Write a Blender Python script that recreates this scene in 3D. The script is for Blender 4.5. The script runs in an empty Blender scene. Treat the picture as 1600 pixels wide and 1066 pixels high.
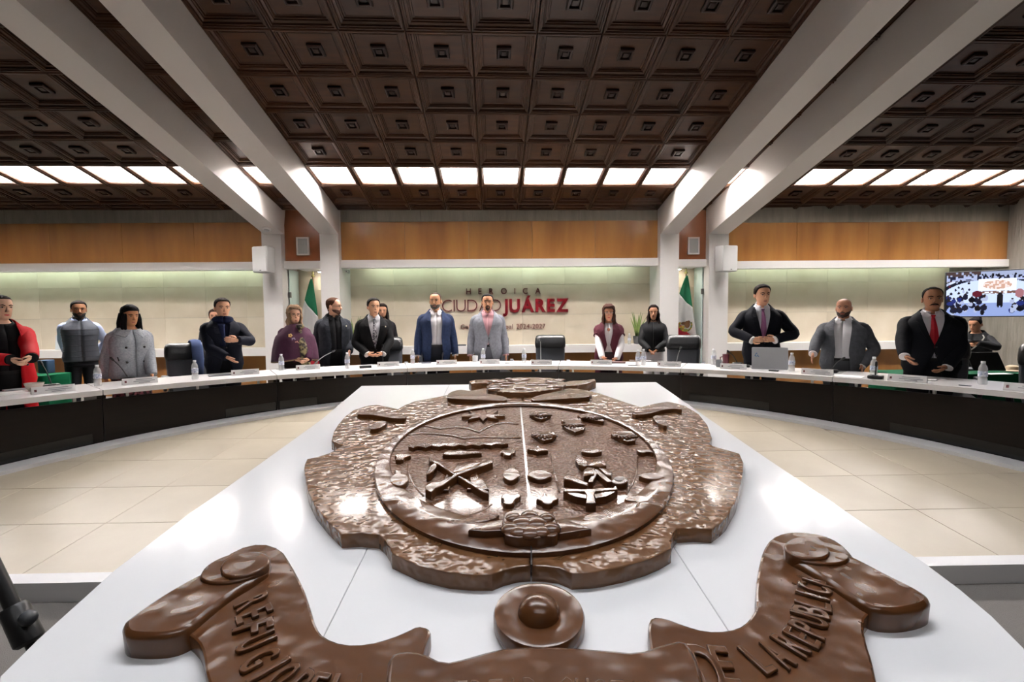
import bpy, bmesh, math, random
import numpy as np
from mathutils import Matrix, Vector

# ------------------------------------------------------------------ camera, world, exposure
SC = bpy.context.scene
COL = SC.collection
random.seed(7)
F_PX, CAM_H = 711.0, 1.39
YAW, PITCH, ROLL = math.radians(1.0), math.atan(35 / 711), 0.0095
cam_d = bpy.data.cameras.new('camera')
cam_d.sensor_width = 36.0
cam_d.lens = F_PX / 1600 * 36.0
cam_d.clip_start = 0.02
cam = bpy.data.objects.new('camera', cam_d)
COL.objects.link(cam)
CAM_R = Matrix.Rotation(-YAW, 3, 'Z') @ Matrix.Rotation(math.pi / 2 - PITCH, 3, 'X') @ Matrix.Rotation(-ROLL, 3, 'Z')
cam.matrix_world = Matrix.Translation((0, 0, CAM_H)) @ CAM_R.to_4x4()
SC.camera = cam
world = bpy.data.worlds.new('world')
SC.world = world
world.use_nodes = True
world.node_tree.nodes['Background'].inputs[0].default_value = (0.9, 0.93, 1.0, 1)
world.node_tree.nodes['Background'].inputs[1].default_value = 0.02
SC.view_settings.view_transform = 'Standard'
SC.view_settings.look = 'None'
SC.view_settings.gamma = 1.0
SC.view_settings.use_curve_mapping = False
SC.view_settings.exposure = 0.0
LIGHT_FRONT, LIGHT_REAR, LIGHT_COVE, LIGHT_SPOT = 104.0, 27.0, 11.0, 40.0

# pixel of the photograph -> direction, point on a plane
O = Vector((0, 0, CAM_H))
def ray(x, y):
    return CAM_R @ Vector(((x - 800) / F_PX, -(y - 533) / F_PX, -1.0))
def atz(x, y, z):
    d = ray(x, y); return O + d * ((z - CAM_H) / d.z)
def aty(x, y, Y):
    d = ray(x, y); return O + d * (Y / d.y)

# ------------------------------------------------------------------ materials
def lin(h):
    h = h.lstrip('#')
    out = []
    for i in (0, 2, 4):
        c = int(h[i:i + 2], 16) / 255
        out.append(c / 12.92 if c <= .04045 else ((c + .055) / 1.055) ** 2.4)
    return (*out, 1)
MATS = {}
def mat(name, col, rough=.5, metal=0., spec=.5, col2=None, vscale=6., vstretch=(1, 1, 1), vmix=.5, bump=0., bscale=60., bkind='noise',
        coat=0., trans=0., emit=0., rnd=0., alpha=1., ior=1.45, sheen=0., bdet=3):
    if name in MATS:
        return MATS[name]
    m = bpy.data.materials.new(name); m.use_nodes = True
    nt = m.node_tree; N = nt.nodes; L = nt.links
    p = N['Principled BSDF']
    I = p.inputs
    I['Base Color'].default_value = lin(col); I['Roughness'].default_value = rough; I['Metallic'].default_value = metal
    I['Specular IOR Level'].default_value = spec; I['Coat Weight'].default_value = coat; I['Coat Roughness'].default_value = .08
    I['Transmission Weight'].default_value = trans; I['IOR'].default_value = ior; I['Alpha'].default_value = alpha
    I['Sheen Weight'].default_value = sheen
    if emit:
        I['Emission Color'].default_value = lin(col); I['Emission Strength'].default_value = emit
    tc = N.new('ShaderNodeTexCoord'); mp = N.new('ShaderNodeMapping')
    mp.inputs['Scale'].default_value = vstretch
    L.new(tc.outputs['Object'], mp.inputs['Vector'])
    src = None
    if col2:
        nz = N.new('ShaderNodeTexNoise'); nz.inputs['Scale'].default_value = vscale; nz.inputs['Detail'].default_value = 5
        L.new(mp.outputs[0], nz.inputs['Vector'])
        cr = N.new('ShaderNodeValToRGB')
        cr.color_ramp.elements[0].position = .5 - .5 * vmix; cr.color_ramp.elements[1].position = .5 + .5 * vmix
        cr.color_ramp.elements[0].color = lin(col); cr.color_ramp.elements[1].color = lin(col2)
        L.new(nz.outputs['Fac'], cr.inputs[0]); src = cr.outputs[0]
    if rnd:
        oi = N.new('ShaderNodeObjectInfo'); hs = N.new('ShaderNodeHueSaturation'); mr = N.new('ShaderNodeMapRange')
        mr.inputs['To Min'].default_value = 1 - rnd; mr.inputs['To Max'].default_value = 1 + rnd
        L.new(oi.outputs['Random'], mr.inputs['Value']); L.new(mr.outputs[0], hs.inputs['Value'])
        if src: L.new(src, hs.inputs['Color'])
        else: hs.inputs['Color'].default_value = lin(col)
        if col2:
            ad = N.new('ShaderNodeVectorMath'); ad.operation = 'MULTIPLY_ADD'
            ad.inputs[1].default_value = (37, 19, 23)
            cb = N.new('ShaderNodeCombineXYZ')
            for k in range(3): L.new(oi.outputs['Random'], cb.inputs[k])
            L.new(cb.outputs[0], ad.inputs[0]); L.new(mp.outputs[0], ad.inputs[2]); L.new(ad.outputs[0], nz.inputs['Vector'])
        src = hs.outputs[0]
    if src:
        L.new(src, I['Base Color'])
    if bump:
        if bkind == 'noise':
            b = N.new('ShaderNodeTexNoise'); b.inputs['Scale'].default_value = bscale; b.inputs['Detail'].default_value = bdet; o = b.outputs['Fac']
        else:
            b = N.new('ShaderNodeTexVoronoi'); b.feature = 'SMOOTH_F1'; b.inputs['Scale'].default_value = bscale; o = b.outputs['Distance']
        L.new(mp.outputs[0], b.inputs['Vector'])
        bn = N.new('ShaderNodeBump'); bn.inputs['Strength'].default_value = bump; bn.inputs['Distance'].default_value = .02
        L.new(o, bn.inputs['Height']); L.new(bn.outputs[0], I['Normal'])
    MATS[name] = m
    return m

M_WHITE = mat('white_paint', '#e4e2e0', .45)
M_BEAM = mat('beam_paint', '#cdc8c4', .5)
M_LACQ = mat('white_lacquer', '#eaebed', .16, coat=.3)
M_DESKTOP = mat('white_desktop', '#ebe9e8', .22)
M_RIM = mat('white_plinth_paint', '#e2e2e4', .3)
M_CEIL = mat('dark_ceiling_wood', '#402614', .38, spec=.3, col2='#2a170b', vscale=3, vstretch=(1, 6, 1), rnd=.25)
M_CEILP = mat('dark_ceiling_panel_wood', '#38241b', .42, spec=.25, col2='#2b1b13', vscale=4, vstretch=(1, 8, 1), rnd=.22)
M_BOSS = mat('dark_boss_wood', '#24140d', .35, spec=.3)
M_WOOD = mat('orange_veneer', '#966a38', .3, col2='#7b5028', vscale=1.6, vstretch=(2.4, 1, .35), vmix=.4, rnd=.1, coat=.2)
M_WOOD2 = mat('red_brown_veneer', '#7c4a2b', .3, col2='#6c3e22', vscale=2, vstretch=(2, 1, .4), coat=.25)
M_MARBLE = mat('beige_marble', '#e3d8c6', .42, col2='#d3c5ae', vscale=2.2, vmix=.55, rnd=.06)
M_CONC = mat('grey_concrete', '#8d887d', .85, col2='#757067', vscale=3, vstretch=(3, 3, .5), bump=.25, bscale=14)
M_CONC2 = mat('rough_board_concrete', '#9a958c', .9, col2='#7d7972', vscale=4, vstretch=(3, 3, .4), bump=.6, bscale=9)
M_TILE = mat('travertine_tile', '#c3b9a6', .3, col2='#aa9f8c', vscale=1.7, vmix=.6, rnd=.035)
M_GROUT = mat('tile_grout', '#958c80', .8)
M_CARPET = mat('grey_carpet', '#77736f', .95, bump=.4, bscale=260)
M_PANEL = mat('black_brown_desk_panel', '#110d0b', .3, spec=.25, col2='#19120f', vscale=3, vstretch=(1, 1, 14))
M_INSET = mat('black_gloss_inset', '#0a0b0e', .12, spec=.5)
M_STEEL = mat('brushed_steel', '#b9bbbd', .3, 1.)
M_DKST = mat('dark_steel', '#57585a', .35, .8)
M_GLASS = mat('frosted_glass', '#dff2f0', .35, trans=.12, col2='#d3ebe9', vscale=2)
M_SEAM = mat('dark_seam', '#2b2320', .6)
M_EMB = mat('carved_wood_hammered', '#6c4a2e', .26, col2='#5d3e25', vscale=5, bump=.95, bscale=21, bdet=.8, coat=.3)
M_EMBF = mat('carved_wood_stippled', '#6d4b34', .30, col2='#5e3f2a', vscale=6, bump=.95, bscale=58, bdet=.6, coat=.2)
M_EMBS = mat('carved_wood_smooth', '#58361c', .27, col2='#4a2b15', vscale=6, coat=.15, bump=.6, bscale=12, bdet=.7)
M_GREY = mat('speaker_grey', '#c9c9c9', .55)
M_GRILLE = mat('speaker_grille', '#9d9d9c', .6, bump=.3, bscale=300)
M_BLACK = mat('black_plastic', '#141415', .4)
M_LEATHER = mat('black_leather', '#17181a', .32, bump=.12, bscale=60)
M_LEATHER2 = mat('charcoal_leather', '#4a4d53', .4, bump=.12, bscale=60)
M_PAPER = mat('white_paper', '#eceae8', .6)
M_PRINT = mat('grey_print', '#8d8c90', .6)
M_RED = mat('sign_red', '#620d16', .75, spec=.1)
M_DKRED = mat('sign_dark_red', '#5f2224', .4)
M_CARB = mat('sign_brown', '#70322f', .4)
M_GREENC = mat('green_tablecloth', '#04452b', .9, spec=.1)
M_EMITC = lambda n, c, s: mat(n, c, .5, emit=s)

# ------------------------------------------------------------------ mesh helpers
class B:
    def __init__(self): self.v = []; self.f = []
    def add(self, v, f):
        k = len(self.v); self.v += [tuple(p) for p in v]; self.f += [tuple(i + k for i in q) for q in f]; return self
    def box(self, c, s, R=None):
        x, y, z = [k / 2 for k in s]
        P = [Vector((a * x, b * y, d * z)) for a in (-1, 1) for b in (-1, 1) for d in (-1, 1)]
        if R: P = [R @ p for p in P]
        return self.add([p + Vector(c) for p in P], [(0, 1, 3, 2), (4, 6, 7, 5), (0, 4, 5, 1), (2, 3, 7, 6), (0, 2, 6, 4), (1, 5, 7, 3)])
    def rbox(self, c, s, r, R=None, seg=3):
        # box with rounded vertical edges and softened top and bottom
        x, y, z = [k / 2 for k in s]; r = min(r, x * .99, y * .99)
        out = []
        for cx, cy, a0 in ((x - r, y - r, 0), (-x + r, y - r, 90), (-x + r, -y + r, 180), (x - r, -y + r, 270)):
            for k in range(seg + 1):
                a = math.radians(a0 + 90 * k / seg); out.append((cx, cy, r * math.cos(a), r * math.sin(a)))
        e = min(r, z) * .5
        rings = []
        for zz, sh in ((-z, .5), (-z + e * .5, .9), (-z + e, 1), (z - e, 1), (z - e * .5, .9), (z, .5)):
            rings.append([Vector((cx + dx * sh - (1 - sh) * 0, cy + dy * sh, zz)) for cx, cy, dx, dy in out])
        if R: rings = [[R @ p for p in q] for q in rings]
        return self.loft([[p + Vector(c) for p in q] for q in rings])
    def loft(self, rings, cap=True, closed=True):
        n = len(rings[0]); v = [p for r in rings for p in r]; f = []
        for i in range(len(rings) - 1):
            for j in range(n if closed else n - 1):
                a, b = i * n + j, i * n + (j + 1) % n
                f.append((a, b, b + n, a + n))
        if cap and closed:
            f.append(tuple(range(n - 1, -1, -1))); k = (len(rings) - 1) * n; f.append(tuple(range(k, k + n)))
        return self.add(v, f)
    def tube(self, path, r, n=8, flat=1.):
        path = [Vector(p) for p in path]
        if not hasattr(r, '__len__'): r = [r] * len(path)
        rings = []; up = None
        for i, p in enumerate(path):
            t = (path[min(i + 1, len(path) - 1)] - path[max(i - 1, 0)]).normalized()
            if up is None:
                up = Vector((0, 0, 1)) if abs(t.z) < .9 else Vector((0, 1, 0))
            s = t.cross(up).normalized(); up = s.cross(t).normalized()
            rings.append([p + s * (r[i] * math.cos(2 * math.pi * k / n)) + up * (r[i] * flat * math.sin(2 * math.pi * k / n)) for k in range(n)])
        return self.loft(rings)
    def lathe(self, prof, c=(0, 0, 0), n=16, R=None):
        rings = [[Vector((max(r, 1e-4) * math.cos(2 * math.pi * k / n), max(r, 1e-4) * math.sin(2 * math.pi * k / n), z)) for k in range(n)] for r, z in prof]
        if R: rings = [[R @ p for p in q] for q in rings]
        return self.loft([[p + Vector(c) for p in q] for q in rings])
    def ball(self, c, r, n=12, m=8):
        if not hasattr(r, '__len__'): r = (r, r, r)
        rings = []
        for i in range(m + 1):
            a = -math.pi / 2 + math.pi * i / m; rr = max(math.cos(a), .02)
            rings.append([Vector((c[0] + r[0] * rr * math.cos(2 * math.pi * k / n), c[1] + r[1] * rr * math.sin(2 * math.pi * k / n), c[2] + r[2] * math.sin(a))) for k in range(n)])
        return self.loft(rings)
    def prism(self, poly, z0, z1, bev=0., bz=None):
        # 2D outline -> solid; bev pulls the top rim in
        poly = ccw(poly)
        rings = [[Vector((x, y, z0)) for x, y in poly]]
        if bev:
            bz = bz or bev
            rings.append([Vector((x, y, z1 - bz)) for x, y in poly])
            q = inset(poly, bev * .35); rings.append([Vector((x, y, z1 - bz * .3)) for x, y in q])
            q = inset(poly, bev); rings.append([Vector((x, y, z1)) for x, y in q])
        else:
            rings.append([Vector((x, y, z1)) for x, y in poly])
        return self.loft(rings)
    def build(self, name, m, parent=None, smooth=None, M=None):
        me = bpy.data.meshes.new(name); me.from_pydata(self.v, [], self.f); me.update()
        if m: me.materials.append(m)
        if smooth is not None:
            me.polygons.foreach_set('use_smooth', [True] * len(me.polygons))
            if smooth > 0: me.set_sharp_from_angle(angle=math.radians(smooth))
            me.polygons.foreach_set('use_smooth', [len(p.vertices) < 7 for p in me.polygons])
        return put(name, me, parent, M)
def put(name, me, parent=None, M=None):
    o = bpy.data.objects.new(name, me); COL.objects.link(o)
    if parent: o.parent = parent
    if M is not None: o.matrix_local = M
    return o
def area(p):
    return sum(p[i - 1][0] * p[i][1] - p[i][0] * p[i - 1][1] for i in range(len(p))) / 2
def ccw(p):
    p = [(q[0], q[1]) for q in p]
    return p if area(p) > 0 else p[::-1]
def inset(p, d):
    out = []; n = len(p)
    for i in range(n):
        a, b, c = Vector(p[i - 1]), Vector(p[i]), Vector(p[(i + 1) % n])
        e1 = (b - a); e2 = (c - b)
        if e1.length < 1e-7 or e2.length < 1e-7: out.append(tuple(b)); continue
        e1.normalize(); e2.normalize()
        n1 = Vector((-e1.y, e1.x)); n2 = Vector((-e2.y, e2.x)); m = n1 + n2
        k = max(1 + n1.dot(n2), .35)
        out.append(tuple(b + m * (d / k)))
    return out
def smoothpoly(p, it=1):
    for _ in range(it):
        q = []
        for i in range(len(p)):
            a, b = p[i], p[(i + 1) % len(p)]
            q += [(a[0] * .75 + b[0] * .25, a[1] * .75 + b[1] * .25), (a[0] * .25 + b[0] * .75, a[1] * .25 + b[1] * .75)]
        p = q
    return p
def clip(poly, a, b, c):
    # keep the side a*x + b*y + c >= 0
    out = []
    for i in range(len(poly)):
        p, q = poly[i - 1], poly[i]
        dp, dq = a * p[0] + b * p[1] + c, a * q[0] + b * q[1] + c
        if (dp >= 0) != (dq >= 0):
            t = dp / (dp - dq); out.append((p[0] + (q[0] - p[0]) * t, p[1] + (q[1] - p[1]) * t))
        if dq >= 0: out.append(q)
    return out
def empty(name, loc=(0, 0, 0), rz=0., parent=None, M=None):
    o = bpy.data.objects.new(name, None); COL.objects.link(o); o.empty_display_size = .1
    if parent: o.parent = parent
    if M is not None: o.matrix_local = M
    else: o.location = loc; o.rotation_euler = (0, 0, rz)
    return o
def tag(o, label=None, cat=None, group=None, kind=None):
    if label: o['label'] = label
    if cat: o['category'] = cat
    if group: o['group'] = group
    if kind: o['kind'] = kind
    return o
def copy_tree(o, parent=None):
    c = o.copy(); COL.objects.link(c)
    if parent: c.parent = parent
    for ch in list(o.children): copy_tree(ch, c)
    return c

# ------------------------------------------------------------------ ceiling: a sloping coffered plane, its beams and its recessed lights
BACK_Y = 8.3
cv = ray(773, 655).normalized()                     # runs down towards the back wall
cu = Vector((cv.y, -cv.x, 0)).normalized()
cn = cu.cross(cv).normalized()
c0 = aty(781, 327, BACK_Y)                          # where ceiling and back wall meet
CM = Matrix(((cu.x, cv.x, cn.x, c0.x), (cu.y, cv.y, cn.y, c0.y), (cu.z, cv.z, cn.z, c0.z), (0, 0, 0, 1)))
CMI = CM.inverted()
def at_ceiling(x, y, w=0.):
    d = CMI.to_3x3() @ ray(x, y); o = CMI @ O
    return o + d * ((w - o.z) / d.z)
# row lines measured along the middle; nine columns fill the bay between the inner beams
ROWT = [at_ceiling(782, y).y for y in (47, 121, 175, 221, 257, 289, 313)]
TH = (ROWT[5] - ROWT[0]) / 5
T_L = ROWT[4]                                       # far.. near edge of the light row = T_L .. T_L + TH
S0 = (CMI @ aty(529, 366, 8.2)).x
TW = ((CMI @ aty(1031.5, 366, 8.2)).x - S0) / 9
bb = B()
bb.box((0, -6.5, .33), (26, 15, .06))
ceiling = bb.build('ceiling', M_CEIL, M=CM); tag(ceiling, kind='structure')
def square_rings(rings, w, h):
    b = B(); R = []
    for i, z in rings:
        x, y = w / 2 - i, h / 2 - i
        R.append([Vector((-x, -y, z)), Vector((x, -y, z)), Vector((x, y, z)), Vector((-x, y, z))])
    v = [p for r in R for p in r]; f = []
    for k in range(len(R) - 1):
        for j in range(4):
            a, c = k * 4 + j, k * 4 + (j + 1) % 4; f.append((a, a + 4, c + 4, c))
    k = (len(R) - 1) * 4; f.append((k + 3, k + 2, k + 1, k)); f.append((0, 1, 2, 3))
    return b.add(v, f)
G = .006
def coffer_meshes(w, h):
    frame = square_rings([(0, .12), (0, -.03), (.008, -.038), (.02, -.038), (.025, -.026), (.036, -.026), (.041, -.008), (.062, .0), (.066, .012), (.078, .012), (.083, .026), (.098, .026)], w - G, h - G)
    fm = frame.build('coffer_panel', M_CEIL)
    k = .097
    field = square_rings([(0, .06), (0, .022), (.012, .028), (.02, .028)], w - 2 * k - G, h - 2 * k - G).build('field', M_CEILP)
    bw = min(w, h) * .25
    boss = square_rings([(0, .04), (0, .0), (.012, -.01), (.026, -.01), (.031, .016), (.043, .016), (.047, -.002), (.053, -.004)], bw, bw).build('boss', M_BOSS)
    out = fm.data, field.data, boss.data
    for o in (fm, field, boss): bpy.data.objects.remove(o)
    return out
CENTRAL = coffer_meshes(TW, TH)
BORDER = None
def coffer(s, t):
    if t == 'border':
        o = put('coffer_panel', BORDER[0], ceiling, Matrix.Translation((s, -BH / 2 - .03, 0))); put('field', BORDER[1], o); return
    o = put('coffer_panel', CENTRAL[0], ceiling, Matrix.Translation((s, t, 0)))
    put('field', CENTRAL[1], o); put('boss', CENTRAL[2], o)
# beams: bottom edges measured at their far end
def beam_span(x0, x1, y):
    a, b = aty(x0, y, 8.2), aty(x1, y, 8.2)
    return (CMI @ a), (CMI @ b)
BEAMS = [(412.6, 442.8), (500, 529), (1031.5, 1059.3), (1107.5, 1138)]
beam_s = []
BD = ['outer left', 'inner left', 'inner right', 'outer right']
for (x0, x1), n in zip(BEAMS, BD):
    a, b = beam_span(x0, x1, 366)
    w = (a.z + b.z) / 2
    beam_s.append((a.x, b.x))
    q = B().box(((a.x + b.x) / 2, (-14.2 + a.y) / 2, (w + .3) / 2), (b.x - a.x, a.y + 14.2, .3 - w))
    o = q.build('ceiling_beam', M_BEAM, M=CM.copy())
    tag(o, f'white sloping ceiling beam, the {n} one of the four', 'beam', 'white ceiling beams', kind='structure')
# recessed troffers in one row of coffers; more rows of the same lights carry on behind the camera
M_DIFF = M_EMITC('light_diffuser', '#fff9f6', LIGHT_FRONT)
M_DIFF2 = M_EMITC('light_diffuser_rear', '#fafbff', LIGHT_REAR)
M_HOUS = mat('light_housing', '#f2efec', .5)
def light_meshes(w, h):
    fr = square_rings([(0, .12), (0, -.03), (.012, -.04), (.03, -.04), (.04, -.025), (.05, -.025), (.055, .02)], w - G, h - G)
    fr.f = fr.f[:-2]
    W, H = w - .11 - G, h - .11 - G
    hs = B(); d = .3
    R = [[Vector((sx * W / 2, sy * H / 2, z)) for sx, sy in ((-1, -1), (1, -1), (1, 1), (-1, 1))] for z in (.0, d)]
    hs.add([p for r in R for p in r], [(j, j + 4, (j + 1) % 4 + 4, (j + 1) % 4) for j in range(4)])
    df = B().box((0, 0, d - .01), (W - .004, H - .004, .012))
    a = [fr.build('frame', M_CEIL), hs.build('housing', M_HOUS), df.build('diffuser', M_DIFF)]
    out = [o.data for o in a]
    for o in a: bpy.data.objects.remove(o)
    return out
LM = light_meshes(TW, TH)
LM2 = [LM[0], LM[1], LM[2].copy()]
LM2[2].materials[0] = M_DIFF2
lights = []
def ceiling_light(s, t, label, meshes=LM):
    o = empty('ceiling_light', M=CM @ Matrix.Translation((s, t, 0)))
    for n, me in zip(('frame', 'housing', 'diffuser'), meshes): put(n, me, o)
    tag(o, label, 'ceiling light', 'recessed ceiling lights')
    return o
ords = ['first', 'second', 'third', 'fourth', 'fifth', 'sixth', 'seventh', 'eighth', 'ninth', 'tenth', 'eleventh']
rows_t = [T_L + TH * (k + .5) for k in range(-6, 2)] + ['border']
BH = -(T_L + 2 * TH) - .03
t_light = T_L + TH * .5
BORDER = coffer_meshes(TW, BH)
def visible(s, t):
    if t == 'border': t = -.1
    p = CM @ Vector((s, t, 0)); q = CAM_R.transposed() @ (p - O)
    if q.z > -.3: return False
    x, y = 800 + F_PX * q.x / -q.z, 533 - F_PX * q.y / -q.z
    return -70 < x < 1670 and y > -60
for k in range(9):
    s = S0 + TW * (k + .5)
    for t in rows_t:
        if t != 'border' and abs(t - t_light) < .1:
            ceiling_light(s, t, f'glowing recessed ceiling light, {ords[k]} from the left between the inner beams')
        elif visible(s, t): coffer(s, t)
midL, midR = (beam_s[0][1] + beam_s[1][0]) / 2, (beam_s[2][1] + beam_s[3][0]) / 2
for s, sd in ((midL, 'left'), (midR, 'right')):
    for t in rows_t:
        if t != 'border' and abs(t - t_light) < .1: ceiling_light(s, t, f'glowing ceiling light squeezed between the {sd} pair of white beams')
        elif visible(s, t): coffer(s, t)
for sd, sg, edge in (('left', -1, beam_s[0][0]), ('right', 1, beam_s[3][1])):
    for k in range(10):
        s = edge + sg * (TW * (k + .5) + .02)
        for t in rows_t:
            if t != 'border' and abs(t - t_light) < .1:
                if k < 10: ceiling_light(s, t, f'glowing ceiling light in the {sd} wing, {ords[k]} outward from the outer beam')
            elif visible(s, t): coffer(s, t)
for row, t in enumerate((t_light - TH * 8, t_light - TH * 15)):
    for k in range(9):
        ceiling_light(S0 + TW * (k + .5), t, f'recessed ceiling light above the audience, {ords[k]} of {"nearer" if row == 0 else "farther"} row', LM2)

# ------------------------------------------------------------------ walls, columns, ledge
M_WALLB = mat('plain_wall_backing', '#8f8a80', .9)
wall_back = B().box((-1.0, 9.05, 1.9), (22.4, .2, 4.4)).build('wall_back', M_WALLB); tag(wall_back, kind='structure')
wall_left = B().box((-12.1, 1.2, 3.2), (.2, 15.9, 7)).build('wall_left', M_CONC); tag(wall_left, kind='structure')
wall_right = B().box((10.1, 1.2, 3.2), (.2, 15.9, 7)).build('wall_right', M_CONC2); tag(wall_right, kind='structure')
wall_front = B().box((-1.0, -6.75, 3.6), (22.4, .2, 7.4)).build('wall_front', mat('plain_rear_wall', '#b7ada0', .8)); tag(wall_front, kind='structure')
XE0, XE1 = -11.9, 9.38
cols = [(-4.27, -3.93), (-3.25, -2.92), (2.824, 3.163), (3.712, 4.064)]
for (a, b), n in zip(cols, BD):
    o = B().box(((a + b) / 2, 8.3, 1.75), (b - a, .2, 3.5)).build('column', M_WHITE)
    tag(o, f'white square column under the {n} ceiling beam', 'column', 'white columns', kind='structure')
sections = [(XE0, cols[0][0], 2.452, 2.31, 3.16), (cols[0][1], cols[1][0], 2.46, 2.325, 3.45), (cols[1][1], cols[2][0], 2.472, 2.33, 3.155),
            (cols[2][1], cols[3][0], 2.44, 2.31, 3.45), (cols[3][1], XE1, 2.40, 2.265, 3.10)]
for i, (a, b, zt, zb, zw) in enumerate(sections):
    o = B().box(((a + b) / 2, 8.38, (zt + zb) / 2), (b - a, .16, zt - zb)).build(f'trim_{i + 1}', M_WHITE); tag(o, kind='structure')
    n = max(1, round((b - a) / 1.22)); w = (b - a) / n
    for k in range(n):
        q = B().box((a + w * (k + .5), 8.37, (zt + zw) / 2), (w - .004, .06, zw - zt - .002))
        q.build('veneer_panel', M_WOOD2 if i in (1, 3) else M_WOOD, wall_back)
    if i in (0, 2, 4):
        n = max(1, round((b - a) / 1.5)); w = (b - a) / n
        for k in range(n):
            B().box((a + w * (k + .5), 8.37, (zw + 3.62) / 2), (w - .004, .07, 3.62 - zw)).build('concrete_panel', M_CONC, wall_back)
        B().box(((a + b) / 2, 8.6, 3.4), (b - a, .4, .3)).build('header_fill', M_WALLB, wall_back)
# marble slabs behind, lit from above by tubes hidden behind the white band
MY = 8.8
def slabs(a, b, z0, z1, y, w0, h0, m=M_MARBLE):
    n = max(1, round((b - a) / w0)); w = (b - a) / n; r = max(1, round((z1 - z0) / h0)); h = (z1 - z0) / r
    for k in range(n):
        for j in range(r):
            B().box((a + w * (k + .5), y, z0 + h * (j + .5)), (w - .003, .04, h - .003)).build('marble_slab', m, wall_back)
LZ0, LZ1 = .742, .885
slabs(XE0, -4.1, LZ1, 2.62, MY, .78, .58)
slabs(-2.92, 2.824, LZ1, 2.62, MY, .78, .58)
slabs(3.9, 8.7, LZ1, 2.62, MY, .78, .58)
slabs(-3.98, -3.2, 0, 2.62, MY + .04, .8, .65)
slabs(3.12, 3.76, 0, 2.62, MY + .04, .8, .65)
B().box((9.2, MY, 1.74), (.98, .05, 1.76)).build('concrete_panel', M_CONC2, wall_back)
for a, b in ((XE0, -4.1), (-2.92, 2.824), (3.9, 9.33)):
    o = B().box(((a + b) / 2, 8.65, (LZ0 + LZ1) / 2), (b - a, .3, LZ1 - LZ0)).build('wall_ledge', M_WHITE)
    tag(o, {0: 'white ledge along the marble wall left of the columns', 1: 'white ledge under the red wall lettering', 2: 'white ledge along the marble wall right of the columns'}[(a > -10) + (a > 0)], 'ledge', kind='structure')
    n = max(1, round((b - a) / 1.22)); w = (b - a) / n
    for k in range(n):
        B().box((a + w * (k + .5), 8.66, LZ0 / 2), (w - .004, .06, LZ0 - .002)).build('veneer_panel', M_WOOD, wall_back)
# concrete pier in the right hand corner
o = B().box((9.7, 8.45, 1.8), (.72, .9, 3.6)).build('corner_pier', M_CONC2); tag(o, 'rough board marked concrete pier in the right corner', 'pier', kind='structure')
# white returns either side of the lettering
for i, (x0, x1) in enumerate(((-3.02, -2.92), (2.824, 2.92), (-4.02, -3.93), (3.712, 3.8), (-3.25, -3.17), (3.08, 3.163))):
    B().box(((x0 + x1) / 2, 8.6, 1.75 if i < 2 else 1.3), (abs(x1 - x0), .4, 1.72 if i < 2 else 2.6)).build('side_return', M_WHITE, wall_back)
# alcove glass between the column pairs, each with a dark hinge plate
for xs, n in ((-3.905, 'left'), (3.69, 'right')):
    o = empty('glass_panel', (xs, 8.5, 0))
    B().box((0, .10, 1.16), (.012, .36, 2.32)).build('pane', M_GLASS, o)
    B().box((0, -.075, 1.86), (.03, .05, .1)).build('hinge', M_DKST, o)
    B().box((0, -.075, .35), (.03, .05, .1)).build('hinge', M_DKST, o)
    tag(o, f'frosted greenish glass panel inside the {n} flag alcove', 'glass panel', 'alcove glass panels')
# cove tubes and alcove spots
M_TUBE = M_EMITC('cove_tube', '#dcf7e2', LIGHT_COVE)
for a, b, n in ((XE0 + .3, -4.4, 'left'), (-2.6, 2.5, 'middle'), (4.3, 8.6, 'right')):
    k = int((b - a) / 1.25); w = (b - a) / k
    o = empty('cove_light', ((a + b) / 2, 8.55, 2.42))
    for j in range(k):
        B().tube([(a + w * j + .04 - (a + b) / 2, 0, 0), (a + w * (j + 1) - .04 - (a + b) / 2, 0, 0)], .018, 8).build('tube', M_TUBE, o)
    B().box((0, 0, .035), (b - a, .06, .02)).build('batten', M_WHITE, o)
    tag(o, f'fluorescent cove light hidden above the {n} marble wall', 'cove light', 'cove lights')
for xs, n in ((-3.42, 'left'), (3.32, 'right')):
    o = empty('spot_light', (xs, 8.62, 2.30))
    B().lathe([(.05, .02), (.055, 0), (.045, -.008)], n=16).build('ring', M_WHITE, o)
    B().lathe([(.001, -.002), (.042, -.002), (.042, -.01), (.001, -.01)], n=16).build('lamp', M_EMITC('spot_lamp', '#fff6e6', LIGHT_SPOT * 4), o)
    B().box((0, 0, .03), (.64, .3, .02)).build('soffit', M_WHITE, o)
    tag(o, f'small bright recessed spot above the flag in the {n} alcove', 'spotlight', 'alcove spotlights')

# ------------------------------------------------------------------ floors: carpet, the sloping tiled arena floor, plinth and step edge
SLOPE, FZ0 = .082, -.097
RC = Vector((-.059, 1.28)); RR = 4.67                # centre and inner radius of the round desk
def zf(y): return FZ0 + SLOPE * y
floor = B().box((-1, 1.3, -.05), (22.4, 15.9, .1)).build('floor', M_CARPET); tag(floor, kind='structure')
FA = math.atan(SLOPE)
FM = Matrix.Translation((0, 0, FZ0)) @ Matrix.Rotation(FA, 4, 'X')
RIN = RR - .14                                       # inner edge of the white plinth
circ = [(RC.x + RIN * math.sin(math.radians(a)), RC.y + RIN * math.cos(math.radians(a))) for a in range(-90, 91, 3)]
ca = math.cos(FA)
YS = 2.32
arena = ccw(clip([(x, y / ca) for x, y in circ], 0, 1, -YS / ca))
fl = B().prism(arena, -.10, -.006).build('floor_arena', M_GROUT, M=FM); tag(fl, kind='structure')
tsz = .515
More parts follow.
